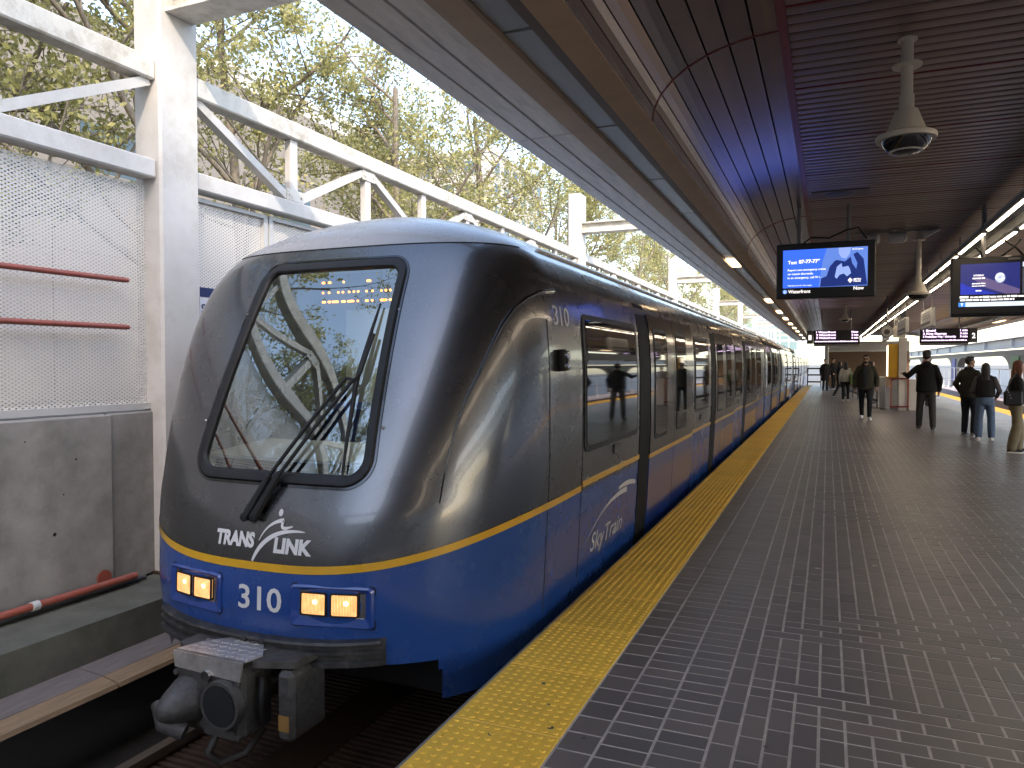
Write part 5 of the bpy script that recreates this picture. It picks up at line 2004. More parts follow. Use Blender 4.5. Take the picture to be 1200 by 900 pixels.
t2 = thing('information_screen', 'hanging screen at the right edge showing a moon and news ticker', 'screen', (2.0, 10.6, 2.15), 'hanging information screens')
UX0, UX1, UB, UT = 1.39, 2.62, 2.15, 2.845
MB().bbox(UX0, UX1, 10.6, 10.72, UB, UT, 0.012).build('housing', M_TVB, t2)
MB().bbox(UX0 + 0.02, UX1 - 0.02, 10.74, 10.90, UB - 0.02, UT - 0.03, 0.012).build('rear_housing', M_TVB, t2)
for x in (1.75, 2.25):
    MB().tube([(x, 10.75, UT - 0.02), (x, 10.75, 3.497)], 0.024, 10).build('hanger_pole', M_MGREY, t2)
for (a, b) in (((1.92, UT), (2.12, UT + 0.2)), ((2.15, UT), (1.95, UT + 0.2)), ((1.72, UT), (1.66, UT + 0.12))):
    MB().tube([(a[0], 10.68, a[1]), ((a[0] + b[0]) / 2 + 0.02, 10.66, (a[1] + b[1]) / 2), (b[0], 10.68, b[1])], 0.012, 8).build('cable', M_BLACK, t2, smooth=True)
uw, uh = UX1 - UX0, UT - UB
U_ = lambda pts: [(UX0 + a * uw, UT - b * uh) for a, b in pts]
FY2 = 10.598
flat('picture', U_([(0.08, 0.655), (0.58, 0.655), (0.58, 0.12), (0.08, 0.12)]), glow('night_blue', (0.012, 0.018, 0.13), 0.3), t2, FY2)
flat('picture_hill', U_([(0.08, 0.655), (0.40, 0.655), (0.16, 0.52), (0.08, 0.44)]), glow('deep_blue', (0.012, 0.028, 0.36), 0.3), t2, FY2 - 0.001)
flat('picture_ridge', U_([(0.22, 0.30), (0.34, 0.40), (0.58, 0.58), (0.58, 0.655), (0.46, 0.655), (0.30, 0.54), (0.20, 0.40)]), glow('dusk_violet', (0.10, 0.08, 0.20), 0.26), t2, FY2 - 0.0012)
mo = MB()
n0 = mo.addv([(UX0 + 0.415 * uw + 0.052 * math.cos(a), FY2 - 0.002, UT - 0.375 * uh + 0.062 * math.sin(a)) for a in np.linspace(0, 2 * math.pi, 24, endpoint=False)])
mo.face(range(n0, n0 + 24))


def moon_mat():
    m, nt, b = new_mat('moon_picture')
    nz = add(nt, 'ShaderNodeTexNoise', Scale=22.0, Detail=3.0)
    tc = add(nt, 'ShaderNodeTexCoord')
    nt.links.new(tc.outputs['Object'], nz.inputs['Vector'])
    cr = add(nt, 'ShaderNodeValToRGB')
    cr.color_ramp.elements[0].position = 0.35
    cr.color_ramp.elements[0].color = (0.24, 0.33, 0.55, 1)
    cr.color_ramp.elements[1].position = 0.6
    cr.color_ramp.elements[1].color = (0.66, 0.74, 0.88, 1)
    nt.links.new(nz.outputs['Fac'], cr.inputs[0])
    nt.links.new(cr.outputs[0], b.inputs['Emission Color'])
    b.inputs['Emission Strength'].default_value = 0.3
    b.inputs['Base Color'].default_value = (0.05, 0.05, 0.05, 1)
    return m


mo.build('picture_moon', moon_mat(), t2, fix=False)
m2 = lambda u, v: (u, FY2 - 0.003, v)
for (t, x, z, h, wd) in (('SATURDAY', 0.235, 0.335, 0.018, 0.11),):
    lettering('lettering', t, M_W, t2, m2, UX0 + x * uw, UT - z * uh, h, wd, 0.03, align='c')
for i, (z, h, wd) in enumerate(((0.385, 0.018, 0.13), (0.475, 0.015, 0.14), (0.515, 0.011, 0.14), (0.60, 0.014, 0.06))):
    word_bars(M_W, t2, m2, UX0 + 0.235 * uw - wd / 2, UT - z * uh, h, wd, 10 + i)
word_bars(M_W, t2, m2, UX0 + 0.165 * uw, UT - 0.715 * uh, 0.022, 0.62, 4)
flat('headline_tag', U_([(0.075, 0.715), (0.15, 0.715), (0.15, 0.68), (0.075, 0.68)]), M_W, t2, FY2 - 0.002)
word_bars(M_W, t2, m2, UX0 + 0.08 * uw, UT - 0.765 * uh, 0.022, 0.56, 5)
flat('ticker', U_([(0.125, 0.865), (0.97, 0.865), (0.97, 0.79), (0.125, 0.79)]), glow('ticker_pale', (0.52, 0.66, 0.90), 0.3), t2, FY2 - 0.001)
flat('ticker_badge', U_([(0.065, 0.865), (0.123, 0.865), (0.123, 0.79), (0.065, 0.79)]), glow('ticker_blue', (0.03, 0.20, 0.72), 0.3), t2, FY2 - 0.001)
lettering('lettering', 'T', M_W, t2, m2, UX0 + 0.095 * uw, UT - 0.852 * uh, 0.032, None, 0.03, align='c')
flat('side_tile', U_([(0.60, 0.20), (0.97, 0.20), (0.97, 0.12), (0.60, 0.12)]), glow('tile_pale', (0.45, 0.58, 0.85), 0.28), t2, FY2 - 0.001)
flat('side_panel', U_([(0.60, 0.655), (0.97, 0.655), (0.97, 0.22), (0.60, 0.22)]), glow('panel_dim', (0.06, 0.07, 0.10), 0.22), t2, FY2 - 0.0005)
MB().bbox(UX0 + 0.48 * uw, UX0 + 0.58 * uw, 10.592, 10.599, UT - 0.075 * uh, UT - 0.045 * uh, 0.002).build('maker_badge', M_MGREY, t2)


def board(label, x0, x1, lines, platform, num_left):
    b = thing('departure_board', label, 'departure board', ((x0 + x1) / 2, 29.6, 2.28), 'hanging departure boards')
    MB().bbox(x0, x1, 29.6, 29.8, 2.26, 2.76, 0.015).build('housing', M_TVB, b)
    MB().box(x0 + 0.02, x1 - 0.02, 29.66, 29.74, 2.18, 2.258).build('lower_case', M_MGREY, b)
    nx0, nx1 = (x0 - 0.22, x0 - 0.005) if num_left else (x1 + 0.005, x1 + 0.24)
    MB().bbox(nx0, nx1, 29.6, 29.75, 2.27, 2.76, 0.01).build('number_box', M_DGREY, b)
    mm = lambda u, v: (u, 29.597, v)
    lettering('platform_number', platform, M_W, b, mm, (nx0 + nx1) / 2, 2.42, 0.17, 0.10, 0.03, align='c')
    for i, (t, tm) in enumerate(lines):
        z = 2.66 - i * 0.105
        lettering('lettering', t, M_LILAC, b, mm, x0 + 0.10, z, 0.068, min(0.11 * len(t) * 0.50, 1.0), 0.03)
        lettering('lettering', tm, M_LILAC, b, mm, x1 - 0.06, z, 0.068, 0.22, 0.03, align='r')
    word_bars(M_LILAC, b, mm, x0 + 0.06, 2.335, 0.040, x1 - x0 - 0.14, 3)
    for x in (x0 + 0.3, x1 - 0.3):
        MB().tube([(x, 29.7, 2.75), (x, 29.7, 3.497)], 0.02, 8).build('hanger_pole', M_MGREY, b)


board('left departure board listing Waterfront trains, beside the train', -0.50, 1.06, [('1 Waterfront', 'Now'), ('2 Waterfront', '3 min'), ('3 Waterfront', '6 min')], '1', True)
board('right departure board listing Braid and King George trains', 2.95, 4.45, [('1 Braid', '1 min'), ('2 King George', '3 min'), ('3 Production Way - University', '5 min')], '2', False)


def hanging_sign(label, x, y0, y1, z0, z1):
    s = thing('hanging_sign', label, 'sign', (x, (y0 + y1) / 2, z0), 'hanging signs along the cable tray')
    MB().bbox(x - 0.05, x + 0.05, y0, y1, z0, z1, 0.02).build('board', M_LGREY, s)
    for y in (y0 + 0.2, y1 - 0.2):
        MB().tube([(x, y, z1 - 0.01), (x, y, 3.5)], 0.013, 8).build('hanger_rod', M_MGREY, s)
    MB().box(x - 0.054, x - 0.0505, y0 + 0.1, y1 - 0.1, z0 + 0.08, z0 + 0.14).build('dark_band', M_DGREY, s)
    for i in range(3):
        MB().box(x - 0.054, x - 0.0505, y0 + 0.15, y1 - 0.3, z0 + 0.22 + i * 0.06, z0 + 0.25 + i * 0.06).build('text_line', M_MGREY, s)


hanging_sign('grey hanging sign box nearest, above the right departure board', 2.22, 19.6, 21.6, 2.40, 2.85)
hanging_sign('second grey hanging sign panel, farther under the cable tray', 1.95, 22.6, 25.0, 2.38, 2.80)
hanging_sign('third hanging sign panel, above the white column', 2.05, 31.0, 33.5, 2.42, 2.80)
ck = thing('clock', 'round two-ring clock hanging in front of the column top', 'clock', (1.56, 24, 2.30))
MB().lathe([(0.15, 0.0), (0.17, 0.03), (0.17, 0.13), (0.15, 0.16)], (1.56, 24, 2.46), 26, 'y').build('case', M_MGREY, ck, smooth=40)
MB().lathe([(0.135, 0.0), (0.135, -0.004)], (1.56, 23.999, 2.46), 26, 'y').build('dial', M_LGREY, ck)
MB().lathe([(0.075, 0.0), (0.060, -0.008), (0.075, -0.008)], (1.56, 23.992, 2.46), 26, 'y').build('inner_ring', M_DGREY, ck)
MB().tube([(1.56, 24.08, 2.62), (1.56, 24.08, 3.497)], 0.022, 8).build('hanger_pole', M_MGREY, ck)

# ------------------------------------------------------------------ column kiosk in the middle of the platform
kc = thing('platform_column', 'white platform column with red bands and a yellow lit panel', 'column', (2.25, 27.8, 0))
MB().bbox(2.16, 2.40, 27.7, 27.95, 0.0, 2.40, 0.01).build('shaft', M_WHITE, kc)
MB().bbox(2.0, 2.36, 27.68, 28.0, 2.41, 2.78, 0.02).build('top_box', M_CREAM, kc)
MB().box(2.02, 2.34, 27.72, 27.98, 2.79, 3.497).build('upper_post', M_MGREY, kc)
MB().bbox(1.86, 2.15, 27.75, 28.6, 1.08, 2.2, 0.015).build('yellow_panel', mat('yellow_panel', (0.55, 0.30, 0.02), 0.5, var=0.08), kc)
MB().box(1.848, 1.858, 27.8, 28.5, 1.12, 2.16).build('lit_face', glow('lit_sign_face', (1.0, 0.93, 0.75), 0.4), kc)
MB().bbox(2.46, 2.78, 27.72, 28.3, 0.0, 1.02, 0.015).build('white_cabinet', M_WHITE, kc)
for z in (0.10, 1.03):
    MB().box(1.90, 2.47, 27.64, 27.695, z, z + 0.05).build('red_band', M_REDTRIM, kc)
for x in (1.92, 2.415):
    MB().box(x, x + 0.04, 27.65, 27.69, 0.15, 1.03).build('red_upright', M_RED, kc)
MB().box(1.97, 2.15, 27.72, 28.4, 0.02, 1.02).build('grey_cabinet', M_MGREY, kc)
sgd = thing('stair_guard', 'grey stair guard with white end post beside the platform column', 'guard rail', (1.75, 30, 0))
MB().bbox(1.66, 1.84, 28.6, 28.85, 0.0, 1.05, 0.02).build('end_post', M_LGREY, sgd)
MB().box(1.64, 1.86, 28.55, 28.9, 1.055, 1.10).build('post_cap', M_WHITE, sgd)
MB().beam((1.6, 29.0, 0.25), (0.95, 40, 0.25), 0.06, 0.10).build('lower_rail', M_DGREY, sgd)
MB().beam((1.6, 29.0, 1.0), (0.95, 40, 1.0), 0.06, 0.06).build('top_rail', M_DGREY, sgd)
for i in range(6):
    t = i / 5
    MB().box(1.6 - 0.65 * t - 0.02, 1.6 - 0.65 * t + 0.02, 29.0 + 11 * t, 29.04 + 11 * t, 0.0, 0.97).build('guard_post', M_DGREY, sgd)

# ------------------------------------------------------------------ people
def remeshed(mbx, voxel, smooth):
    me = bpy.data.meshes.new('tmp')
    me.from_pydata(mbx.v, [], mbx.f)
    o = bpy.data.objects.new('tmp', me)
    col.objects.link(o)
    r = o.modifiers.new('r', 'REMESH')
    r.mode = 'VOXEL'
    r.voxel_size = voxel
    r.use_smooth_shade = True
    if smooth:
        s = o.modifiers.new('s', 'SMOOTH')
        s.factor = 0.5
        s.iterations = smooth
    dg = bpy.context.evaluated_depsgraph_get()
    out = bpy.data.meshes.new_from_object(o.evaluated_get(dg))
    bpy.data.objects.remove(o)
    bpy.data.meshes.remove(me)
    return out


def ball(m, c, rx, ry, rz, n=14):
    rows = []
    for i in range(1, n):
        a = math.pi * i / n
        rows.append([(c[0] + rx * math.sin(a) * math.cos(b), c[1] + ry * math.sin(a) * math.sin(b), c[2] - rz * math.cos(a)) for b in np.linspace(0, 2 * math.pi, 16, endpoint=False)])
    m.grid(rows, close=True)
    k = len(m.v)
    m.face([k - 16 * (n - 1) + i for i in range(16)][::-1])
    m.face([k - 16 + i for i in range(16)])


def limb(m, pts, rs):
    for p, r in zip(pts, rs):
        ball(m, p, r, r, r, 8)
    m.tube(pts, list(rs), 12)


SKIN = {'light': (0.52, 0.33, 0.25), 'mid': (0.36, 0.21, 0.14)}


def person(label, x, y, heading, h, pose, top, legs, shoe, hair, skin='light', extras=(), group=None, voxel=0.014):
    """local frame: feet at the origin, facing -y, height h"""
    t = thing('person', label, 'person', (x, y, 0.0), group)
    t.rotation_euler = (0, 0, heading)
    k = h / 1.75

    def S(p):
        return (p[0] * k, p[1] * k, p[2] * k)

    def fabric(nm, c, rough=0.85):
        return mat('cloth_' + nm, c, rough, var=0.22, scale=14, bump=0.35, bscale=26, spec=0.25)

    def addp(nm, me, material, parent=t):
        me.materials.clear()
        me.materials.append(material)
        o = bpy.data.objects.new(nm, me)
        col.objects.link(o)
        o.parent = parent
        me.name = nm
        return o
    lean = pose.get('lean', 0.0)
    ft = pose.get('feet', {1: (0.10, 0.0, 0.0), -1: (-0.10, 0.0, 0.0)})
    hips = {s: Vector((0.085 * s, 0, 0.90)) for s in (1, -1)}
    legp = {}
    for s in (1, -1):
        fx, fy, lift = ft[s]
        an = Vector((fx, fy, 0.085 + lift))
        kn = (hips[s] + an) / 2 + Vector((0.01 * s, -0.035 - abs(fy) * 0.12, 0.02))
        legp[s] = (hips[s], kn, an)
    sh = {s: Vector((0.162 * s, lean, 1.395)) for s in (1, -1)}
    arm = pose.get('arms', {})
    armp = {}
    for s in (1, -1):
        el, wr = arm.get(s, ((0.245 * s, 0.03, 1.13), (0.25 * s, -0.04, 0.88)))
        armp[s] = (sh[s], Vector(el), Vector(wr))
    hx, hy = pose.get('head', (0.0, -0.015))
    hy += lean
    # --- body: one continuous surface
    b = MB()
    limb(b, [S((0, 0, 0.93)), S((0, 0.0, 1.10)), S((0, lean * 0.7, 1.30)), S((0, lean, 1.42))], [0.10 * k, 0.09 * k, 0.095 * k, 0.06 * k])
    limb(b, [S((-0.12, lean, 1.385)), S((0.12, lean, 1.385))], [0.045 * k, 0.045 * k])
    limb(b, [S((0, lean + 0.005, 1.42)), S((hx * 0.6, hy + 0.01, 1.56))], [0.058 * k, 0.050 * k])
    for s in (1, -1):
        limb(b, [S(p) for p in legp[s]], [0.075 * k, 0.052 * k, 0.036 * k])
        limb(b, [S(p) for p in armp[s]], [0.040 * k, 0.034 * k, 0.026 * k])
        an = legp[s][2]
        limb(b, [S((an.x, an.y + 0.03, an.z - 0.05)), S((an.x + 0.02 * s, an.y - 0.13, an.z - 0.06))], [0.032 * k, 0.026 * k])
        w, e = armp[s][2], armp[s][1]
        d = (w - e).normalized()
        pm = w + d * 0.055
        ball(b, S(pm), 0.034 * k, 0.030 * k, 0.048 * k, 8)
    yaw = pose.get('turn', 0.0)
    cy, sy = math.cos(yaw), math.sin(yaw)

    def HD(p):          # head frame -> local, turned about the neck
        return S((hx + p[0] * cy - p[1] * sy, hy + p[0] * sy + p[1] * cy, 1.625 + p[2]))
    for c, r in (((0, 0.0, 0.02), (0.074, 0.092, 0.098)), ((0, -0.03, -0.05), (0.054, 0.060, 0.062)), ((0, -0.098, -0.018), (0.013, 0.020, 0.024)), ((0, -0.082, 0.018), (0.055, 0.016, 0.013)),
                 ((0, -0.086, -0.062), (0.026, 0.010, 0.011)), ((0, -0.075, -0.092), (0.026, 0.022, 0.018)), ((0.077, 0.008, -0.01), (0.010, 0.020, 0.030)), ((-0.077, 0.008, -0.01), (0.010, 0.020, 0.030))):
        m0 = MB()
        ball(m0, (0, 0, 0), *r, 10)
        n = len(b.v)
        b.v.extend([HD((c[0] + v[0], c[1] + v[1], c[2] + v[2])) for v in m0.v])
        b.f.extend([tuple(n + i for i in f) for f in m0.f])
    me = remeshed(b, voxel * 0.85, 3)
    # five fingers on each hand, joined into the same mesh
    fb = MB()
    for s in (1, -1):
        w, e = armp[s][2], armp[s][1]
        d = (w - e).normalized()
        side = d.cross(Vector((0, 1, 0)))
        side = side.normalized() if side.length > 0.2 else Vector((1, 0, 0))
        inw = side.cross(d).normalized()
        root = w + d * 0.085
        curl = pose.get('curl', 0.5)
        for q, ln in enumerate((0.070, 0.078, 0.073, 0.058)):
            o_ = inw * ((q - 1.5) * 0.0185)
            p0 = root + o_
            p1 = p0 + d * ln * 0.5
            p2 = p1 + (d * (1 - curl) - side * s * curl).normalized() * ln * 0.35
            p3 = p2 + (d * (0.6 - curl) - side * s * (curl + 0.3)).normalized() * ln * 0.28
            fb.tube([S(p) for p in (p0 - d * 0.02, p1, p2, p3)], [0.0098 * k, 0.009 * k, 0.0085 * k, 0.006 * k], 6)
        th = w + d * 0.035 - inw * 0.028
        fb.tube([S(p) for p in (th + inw * 0.012, th - inw * 0.018 + d * 0.028, th - inw * 0.016 + d * 0.062 - side * s * 0.012)], [0.0125 * k, 0.0105 * k, 0.008 * k], 6)
    bm = bmesh.new()
    bm.from_mesh(me)
    vs = [bm.verts.new(v) for v in fb.v]
    for f in fb.f:
        try:
            bm.faces.new([vs[i] for i in f])
        except ValueError:
            pass
    bm.to_mesh(me)
    bm.free()
    me.polygons.foreach_set('use_smooth', [True] * len(me.polygons))
    addp('body', me, mat('skin_' + skin, SKIN[skin], 0.55, var=0.08, scale=20))
    # --- top
    g = MB()
    fat = top.get('fat', 1.0)
    hem = top.get('hem', 0.86)
    prof = [(hem, 0.150), (0.98, 0.146), (1.12, 0.142), (1.26, 0.150), (1.34, 0.146), (1.41, 0.112), (1.46, 0.070)]
    rows = []
    for z, r in prof:
        dy = lean * max(0, (z - 0.95) / 0.45)
        rr = r * (fat if z < 1.2 else 1 + (fat - 1) * 0.35)
        rows.append([S((rr * 1.18 * math.cos(a), dy + rr * 0.82 * math.sin(a), z)) for a in np.linspace(0, 2 * math.pi, 20, endpoint=False)])
    g.grid(rows, close=True)
    g.face(list(range(20))[::-1])
    n = len(g.v)
    g.face(range(n - 20, n))
    limb(g, [S((-0.145, lean + 0.005, 1.385)), S((-0.06, lean + 0.01, 1.425)), S((0.06, lean + 0.01, 1.425)), S((0.145, lean + 0.005, 1.385))], [0.066 * k, 0.070 * k, 0.070 * k, 0.066 * k])
    if top.get('vest'):
        pass
    else:
        for s in (1, -1):
            a0, a1, a2 = armp[s]
            limb(g, [S(a0), S((a0 + a1) / 2), S(a1), S(a1.lerp(a2, 0.95))], [0.066 * k, 0.062 * (1 + fat) / 2 * k, 0.055 * fat * k, 0.043 * fat * k])
    if top.get('collar'):
        limb(g, [S((-0.05, lean + 0.03, 1.48)), S((0.05, lean + 0.03, 1.48))], [0.055 * k, 0.055 * k])
    if top.get('hood'):
        ball(g, S((0, lean + 0.09, 1.46)), 0.10 * k, 0.05 * k, 0.075 * k, 10)
    addp('top', remeshed(g, voxel, 7), fabric(top['name'], top['color']))
    if top.get('vest'):
        for s in (1, -1):
            g = MB()
            a0, a1, a2 = armp[s]
            limb(g, [S(a0), S((a0 + a1) / 2), S(a1), S(a1.lerp(a2, 0.95))], [0.062 * k, 0.060 * k, 0.054 * k, 0.042 * k])
            addp('sleeve', remeshed(g, voxel, 3), fabric(top['name'] + '_sleeve', top['sleeve']))
    if top.get('open'):
        g = MB()
        rows = []
        for z, hw in ((0.90, 0.055), (1.1, 0.06), (1.3, 0.065), (1.40, 0.05), (1.455, 0.03)):
            rows.append([S((hw * u, -0.155 * fat + 0.012 * abs(u) - (0 if z < 1.35 else -0.05 * (z - 1.35) / 0.1) + lean * (z - 0.95), z)) for u in np.linspace(-1, 1, 7)])
        back = [[(p[0] * 0.95, p[1] + 0.05, p[2]) for p in r] for r in rows]
        g.grid(rows)
        g.grid(back)
        for r_, b_ in ((rows[0], back[0]), (rows[-1], back[-1])):
            g.grid([r_, b_])
        g.grid([[r[0] for r in rows], [r[0] for r in back]])
        g.grid([[r[-1] for r in rows], [r[-1] for r in back]])
        me2 = bpy.data.meshes.new('shirt')
        me2.from_pydata(g.v, [], g.f)
        me2.polygons.foreach_set('use_smooth', [True] * len(me2.polygons))
        addp('shirt', me2, fabric(top['name'] + '_shirt', top['open']))
    # --- trousers
    g = MB()
    wd = legs.get('wide', 1.0)
    rows = []
    for z, r in ((0.80, 0.125), (0.90, 0.138), (1.0, 0.125), (1.06, 0.118)):
        rows.append([S((r * 1.18 * math.cos(a), r * 0.88 * math.sin(a), z)) for a in np.linspace(0, 2 * math.pi, 20, endpoint=False)])
    g.grid(rows, close=True)
    g.face(list(range(20))[::-1])
    n = len(g.v)
    g.face(range(n - 20, n))
    for s in (1, -1):
        h0, k0, a0 = legp[s]
        limb(g, [S(h0), S(h0.lerp(k0, 0.5)), S(k0), S(k0.lerp(a0, 0.5)), S(a0.lerp(k0, 0.04))], [0.098 * k, 0.090 * k, 0.070 * k * (wd + 1) / 2, 0.062 * k * wd, 0.055 * k * wd])
    addp('trousers', remeshed(g, voxel, 3), fabric(legs['name'], legs['color']))
    # --- shoes
    for s in (1, -1):
        a0 = legp[s][2]
        fy = a0.y
        g = MB()
        limb(g, [S((a0.x, fy + 0.035, a0.z - 0.040)), S((a0.x + 0.01 * s, fy - 0.06, a0.z - 0.045)), S((a0.x + 0.02 * s, fy - 0.15, a0.z - 0.052))], [0.044 * k, 0.043 * k, 0.034 * k])
        me3 = remeshed(g, voxel * 0.8, 3)
        for v in me3.vertices:
            v.co.z = max(v.co.z, (a0.z - 0.083) * k)
        so_ = addp('shoe', me3, fabric('shoe_' + shoe['name'], shoe['color'], 0.6))
        g = MB()
        P = [(0.040, 0.07), (0.045, 0.0), (0.048, -0.10), (0.040, -0.16), (0.0, -0.19), (-0.040, -0.16), (-0.046, -0.08), (-0.040, 0.0), (-0.038, 0.07), (0, 0.085)]
        g.prism([((a0.x + 0.01 * s + u) * k, (fy + v) * k) for u, v in P], (a0.z - 0.085) * k + 0.001, (a0.z - 0.060) * k, axis='z')
        me4 = bpy.data.meshes.new('sole')
        me4.from_pydata(g.v, [], g.f)
        addp('sole', me4, fabric('sole_' + shoe['name'], shoe['sole'], 0.6), so_)
    # --- hair
    g = MB()
    hl = hair.get('style', 'short')
    parts = [((0, 0.018, 0.052), (0.081, 0.094, 0.082))]
    if hl == 'short':
        parts += [((0, 0.050, 0.0), (0.068, 0.052, 0.055)), ((0.01, -0.045, 0.10), (0.058, 0.045, 0.030))]
    if hl == 'curly':
        parts += [((0, 0.045, 0.01), (0.080, 0.066, 0.070)), ((0, 0.012, 0.070), (0.088, 0.094, 0.088)), ((0.04, -0.035, 0.095), (0.045, 0.045, 0.04)), ((-0.045, -0.03, 0.09), (0.045, 0.045, 0.04))]
    if hl == 'long':
        ln = hair.get('len', 0.30)
        parts += [((0, 0.055, -0.02), (0.084, 0.060, 0.10)), ((0, 0.075, -0.12), (0.088, 0.050, 0.12)), ((0, 0.085, -0.12 - ln * 0.5), (0.095, 0.045, 0.14)), ((0.02, 0.095, -0.10 - ln), (0.085, 0.036, 0.09)), ((-0.05, 0.09, -0.12 - ln), (0.04, 0.03, 0.10)),
                  ((0.070, 0.0, -0.06), (0.022, 0.045, 0.12)), ((-0.070, 0.0, -0.06), (0.022, 0.045, 0.12))]
    for c, r in parts:
        m0 = MB()
        ball(m0, (0, 0, 0), *r, 22)
        n = len(g.v)
        g.v.extend([HD((c[0] + v[0], c[1] + v[1], c[2] + v[2])) for v in m0.v])
        g.f.extend([tuple(n + i for i in f) for f in m0.f])
    addp('hair', remeshed(g, voxel * 0.8, 2), mat('hair_' + hair['name'], hair['color'], 0.55, var=0.3, scale=40, bump=0.5, bscale=90))
    # --- eyes
    for s in (1, -1):
        g = MB()
        m0 = MB()
        ball(m0, (0, 0, 0), 0.011, 0.006, 0.006, 6)
        g.v = [HD((0.031 * s + v[0], -0.083 + v[1], 0.000 + v[2])) for v in m0.v]
        g.f = m0.f
        me5 = bpy.data.meshes.new('eye')
        me5.from_pydata(g.v, [], g.f)
        addp('eye', me5, mat('eye_dark', (0.03, 0.025, 0.02), 0.2))
    for ex in extras:
        if ex == 'sunglasses':
            g = MB()
            for s in (1, -1):
                n = g.addv([HD((0.034 * s + 0.030 * math.cos(a), -0.104 + 0.02 * abs(math.cos(a)) * 0.3, 0.004 + 0.021 * math.sin(a))) for a in np.linspace(0, 6.283, 12, endpoint=False)])
                g.face(range(n, n + 12))
            g.tube([HD((-0.082, 0.0, 0.01)), HD((-0.07, -0.09, 0.01)), HD((0.07, -0.09, 0.01)), HD((0.082, 0.0, 0.01))], 0.004, 6)
            me6 = bpy.data.meshes.new('sunglasses')
            me6.from_pydata(g.v, [], g.f)
            addp('sunglasses', me6, M_DOME)
        if ex == 'beard':
            g = MB()
            for c, r in (((0, -0.068, -0.095), (0.050, 0.034, 0.030)), ((0.05, -0.035, -0.07), (0.018, 0.040, 0.035)), ((-0.05, -0.035, -0.07), (0.018, 0.040, 0.035)), ((0, -0.092, -0.052), (0.030, 0.010, 0.007))):
                m0 = MB()
                ball(m0, (0, 0, 0), *r, 8)
                n = len(g.v)
                g.v.extend([HD((c[0] + v[0], c[1] + v[1], c[2] + v[2])) for v in m0.v])
                g.f.extend([tuple(n + i for i in f) for f in m0.f])
            addp('beard', remeshed(g, voxel * 0.7, 1), mat('hair_black', (0.012, 0.010, 0.009), 0.6, var=0.3))
    return t, k


CHAR = (0.030, 0.032, 0.035)
BLK = (0.010, 0.010, 0.011)
blackhair = dict(name='black', color=(0.012, 0.010, 0.009), style='short')
WSH = dict(name='white', color=(0.62, 0.60, 0.58), sole=(0.70, 0.69, 0.67))
DSH = dict(name='grey', color=(0.09, 0.085, 0.08), sole=(0.40, 0.40, 0.39))
pockets = {1: ((0.275, 0.06, 1.15), (0.20, -0.06, 0.93)), -1: ((-0.275, 0.06, 1.15), (-0.20, -0.06, 0.93))}
walk = {1: (0.10, -0.20, 0.0), -1: (-0.09, 0.16, 0.02)}
person('bearded person in sunglasses and open olive jacket walking towards the camera', 0.98, 23.0, -0.05, 1.80,
       dict(feet=walk, arms={1: ((0.275, 0.05, 1.14), (0.27, -0.08, 0.89)), -1: ((-0.275, 0.0, 1.14), (-0.27, 0.03, 0.87))}),
       dict(name='olive', color=(0.038, 0.037, 0.026), open=(0.028, 0.031, 0.036), fat=1.16, hem=0.80, collar=True), dict(name='black_jeans', color=(0.014, 0.015, 0.017)), WSH, blackhair, 'mid', ('sunglasses', 'beard'))
person('person in black sweatshirt and dark trousers seen from behind, walking away', 2.12, 19.75, math.pi - 0.05, 1.84,
       dict(feet={1: (0.13, -0.10, 0.0), -1: (-0.13, 0.12, 0.0)}, arms={1: ((0.36, -0.02, 1.20), (0.42, -0.22, 1.24)), -1: ((-0.255, 0.05, 1.13), (-0.25, -0.05, 0.88))}),
       dict(name='black_sweat', color=BLK, fat=1.18, hem=0.84, hood=True), dict(name='charcoal', color=(0.045, 0.043, 0.040), wide=1.15), DSH, dict(name='black_curly', color=(0.012, 0.010, 0.009), style='curly'))
person('person in dark olive jacket looking right, standing behind the woman in jeans', 2.78, 18.4, math.pi - 0.7, 1.70,
       dict(turn=-0.4, arms=pockets), dict(name='dark_olive', color=(0.028, 0.027, 0.022), fat=1.12, hem=0.84, collar=True), dict(name='navy', color=(0.014, 0.016, 0.024), wide=1.1), DSH, blackhair, 'mid')
person('person with long black hair, black vest, grey sleeves and blue jeans, seen from behind', 2.93, 17.55, math.pi - 0.15, 1.56,
       dict(arms={1: ((0.25, -0.02, 1.12), (0.16, -0.22, 1.02)), -1: ((-0.27, 0.02, 1.12), (-0.22, -0.18, 0.98))}, feet={1: (0.12, 0.02, 0.0), -1: (-0.13, -0.03, 0.0)}),
       dict(name='vest', color=(0.014, 0.014, 0.016), vest=True, sleeve=(0.085, 0.08, 0.085), fat=1.14, hem=0.98), dict(name='blue_jeans', color=(0.090, 0.135, 0.215), wide=1.3), WSH,
       dict(name='black', color=(0.012, 0.010, 0.009), style='long', len=0.30))
pr, pk = person('red-haired person in black jacket and khaki cargo trousers at the right edge', 3.02, 15.35, math.pi / 2, 1.60,
                dict(head=(0.0, -0.04), arms={1: ((0.24, -0.03, 1.13), (0.10, -0.28, 1.15)), -1: ((-0.24, -0.03, 1.13), (-0.10, -0.28, 1.15))}, feet={1: (0.10, -0.06, 0.0), -1: (-0.11, 0.08, 0.0)}),
                dict(name='black_jacket', color=(0.012, 0.012, 0.013), fat=1.12, hem=0.92), dict(name='khaki', color=(0.20, 0.165, 0.105), wide=1.55), dict(name='black_white', color=(0.03, 0.03, 0.03), sole=(0.68, 0.66, 0.63)),
                dict(name='red', color=(0.12, 0.035, 0.014), style='long', len=0.16))
bg_ = thing('shoulder_bag', 'black shoulder bag with silver charms carried by the red-haired person', 'bag', (2.93, 15.10, 0.85))
m = MB()
m.bbox(2.79, 3.07, 15.055, 15.145, 0.83, 1.09, 0.03)
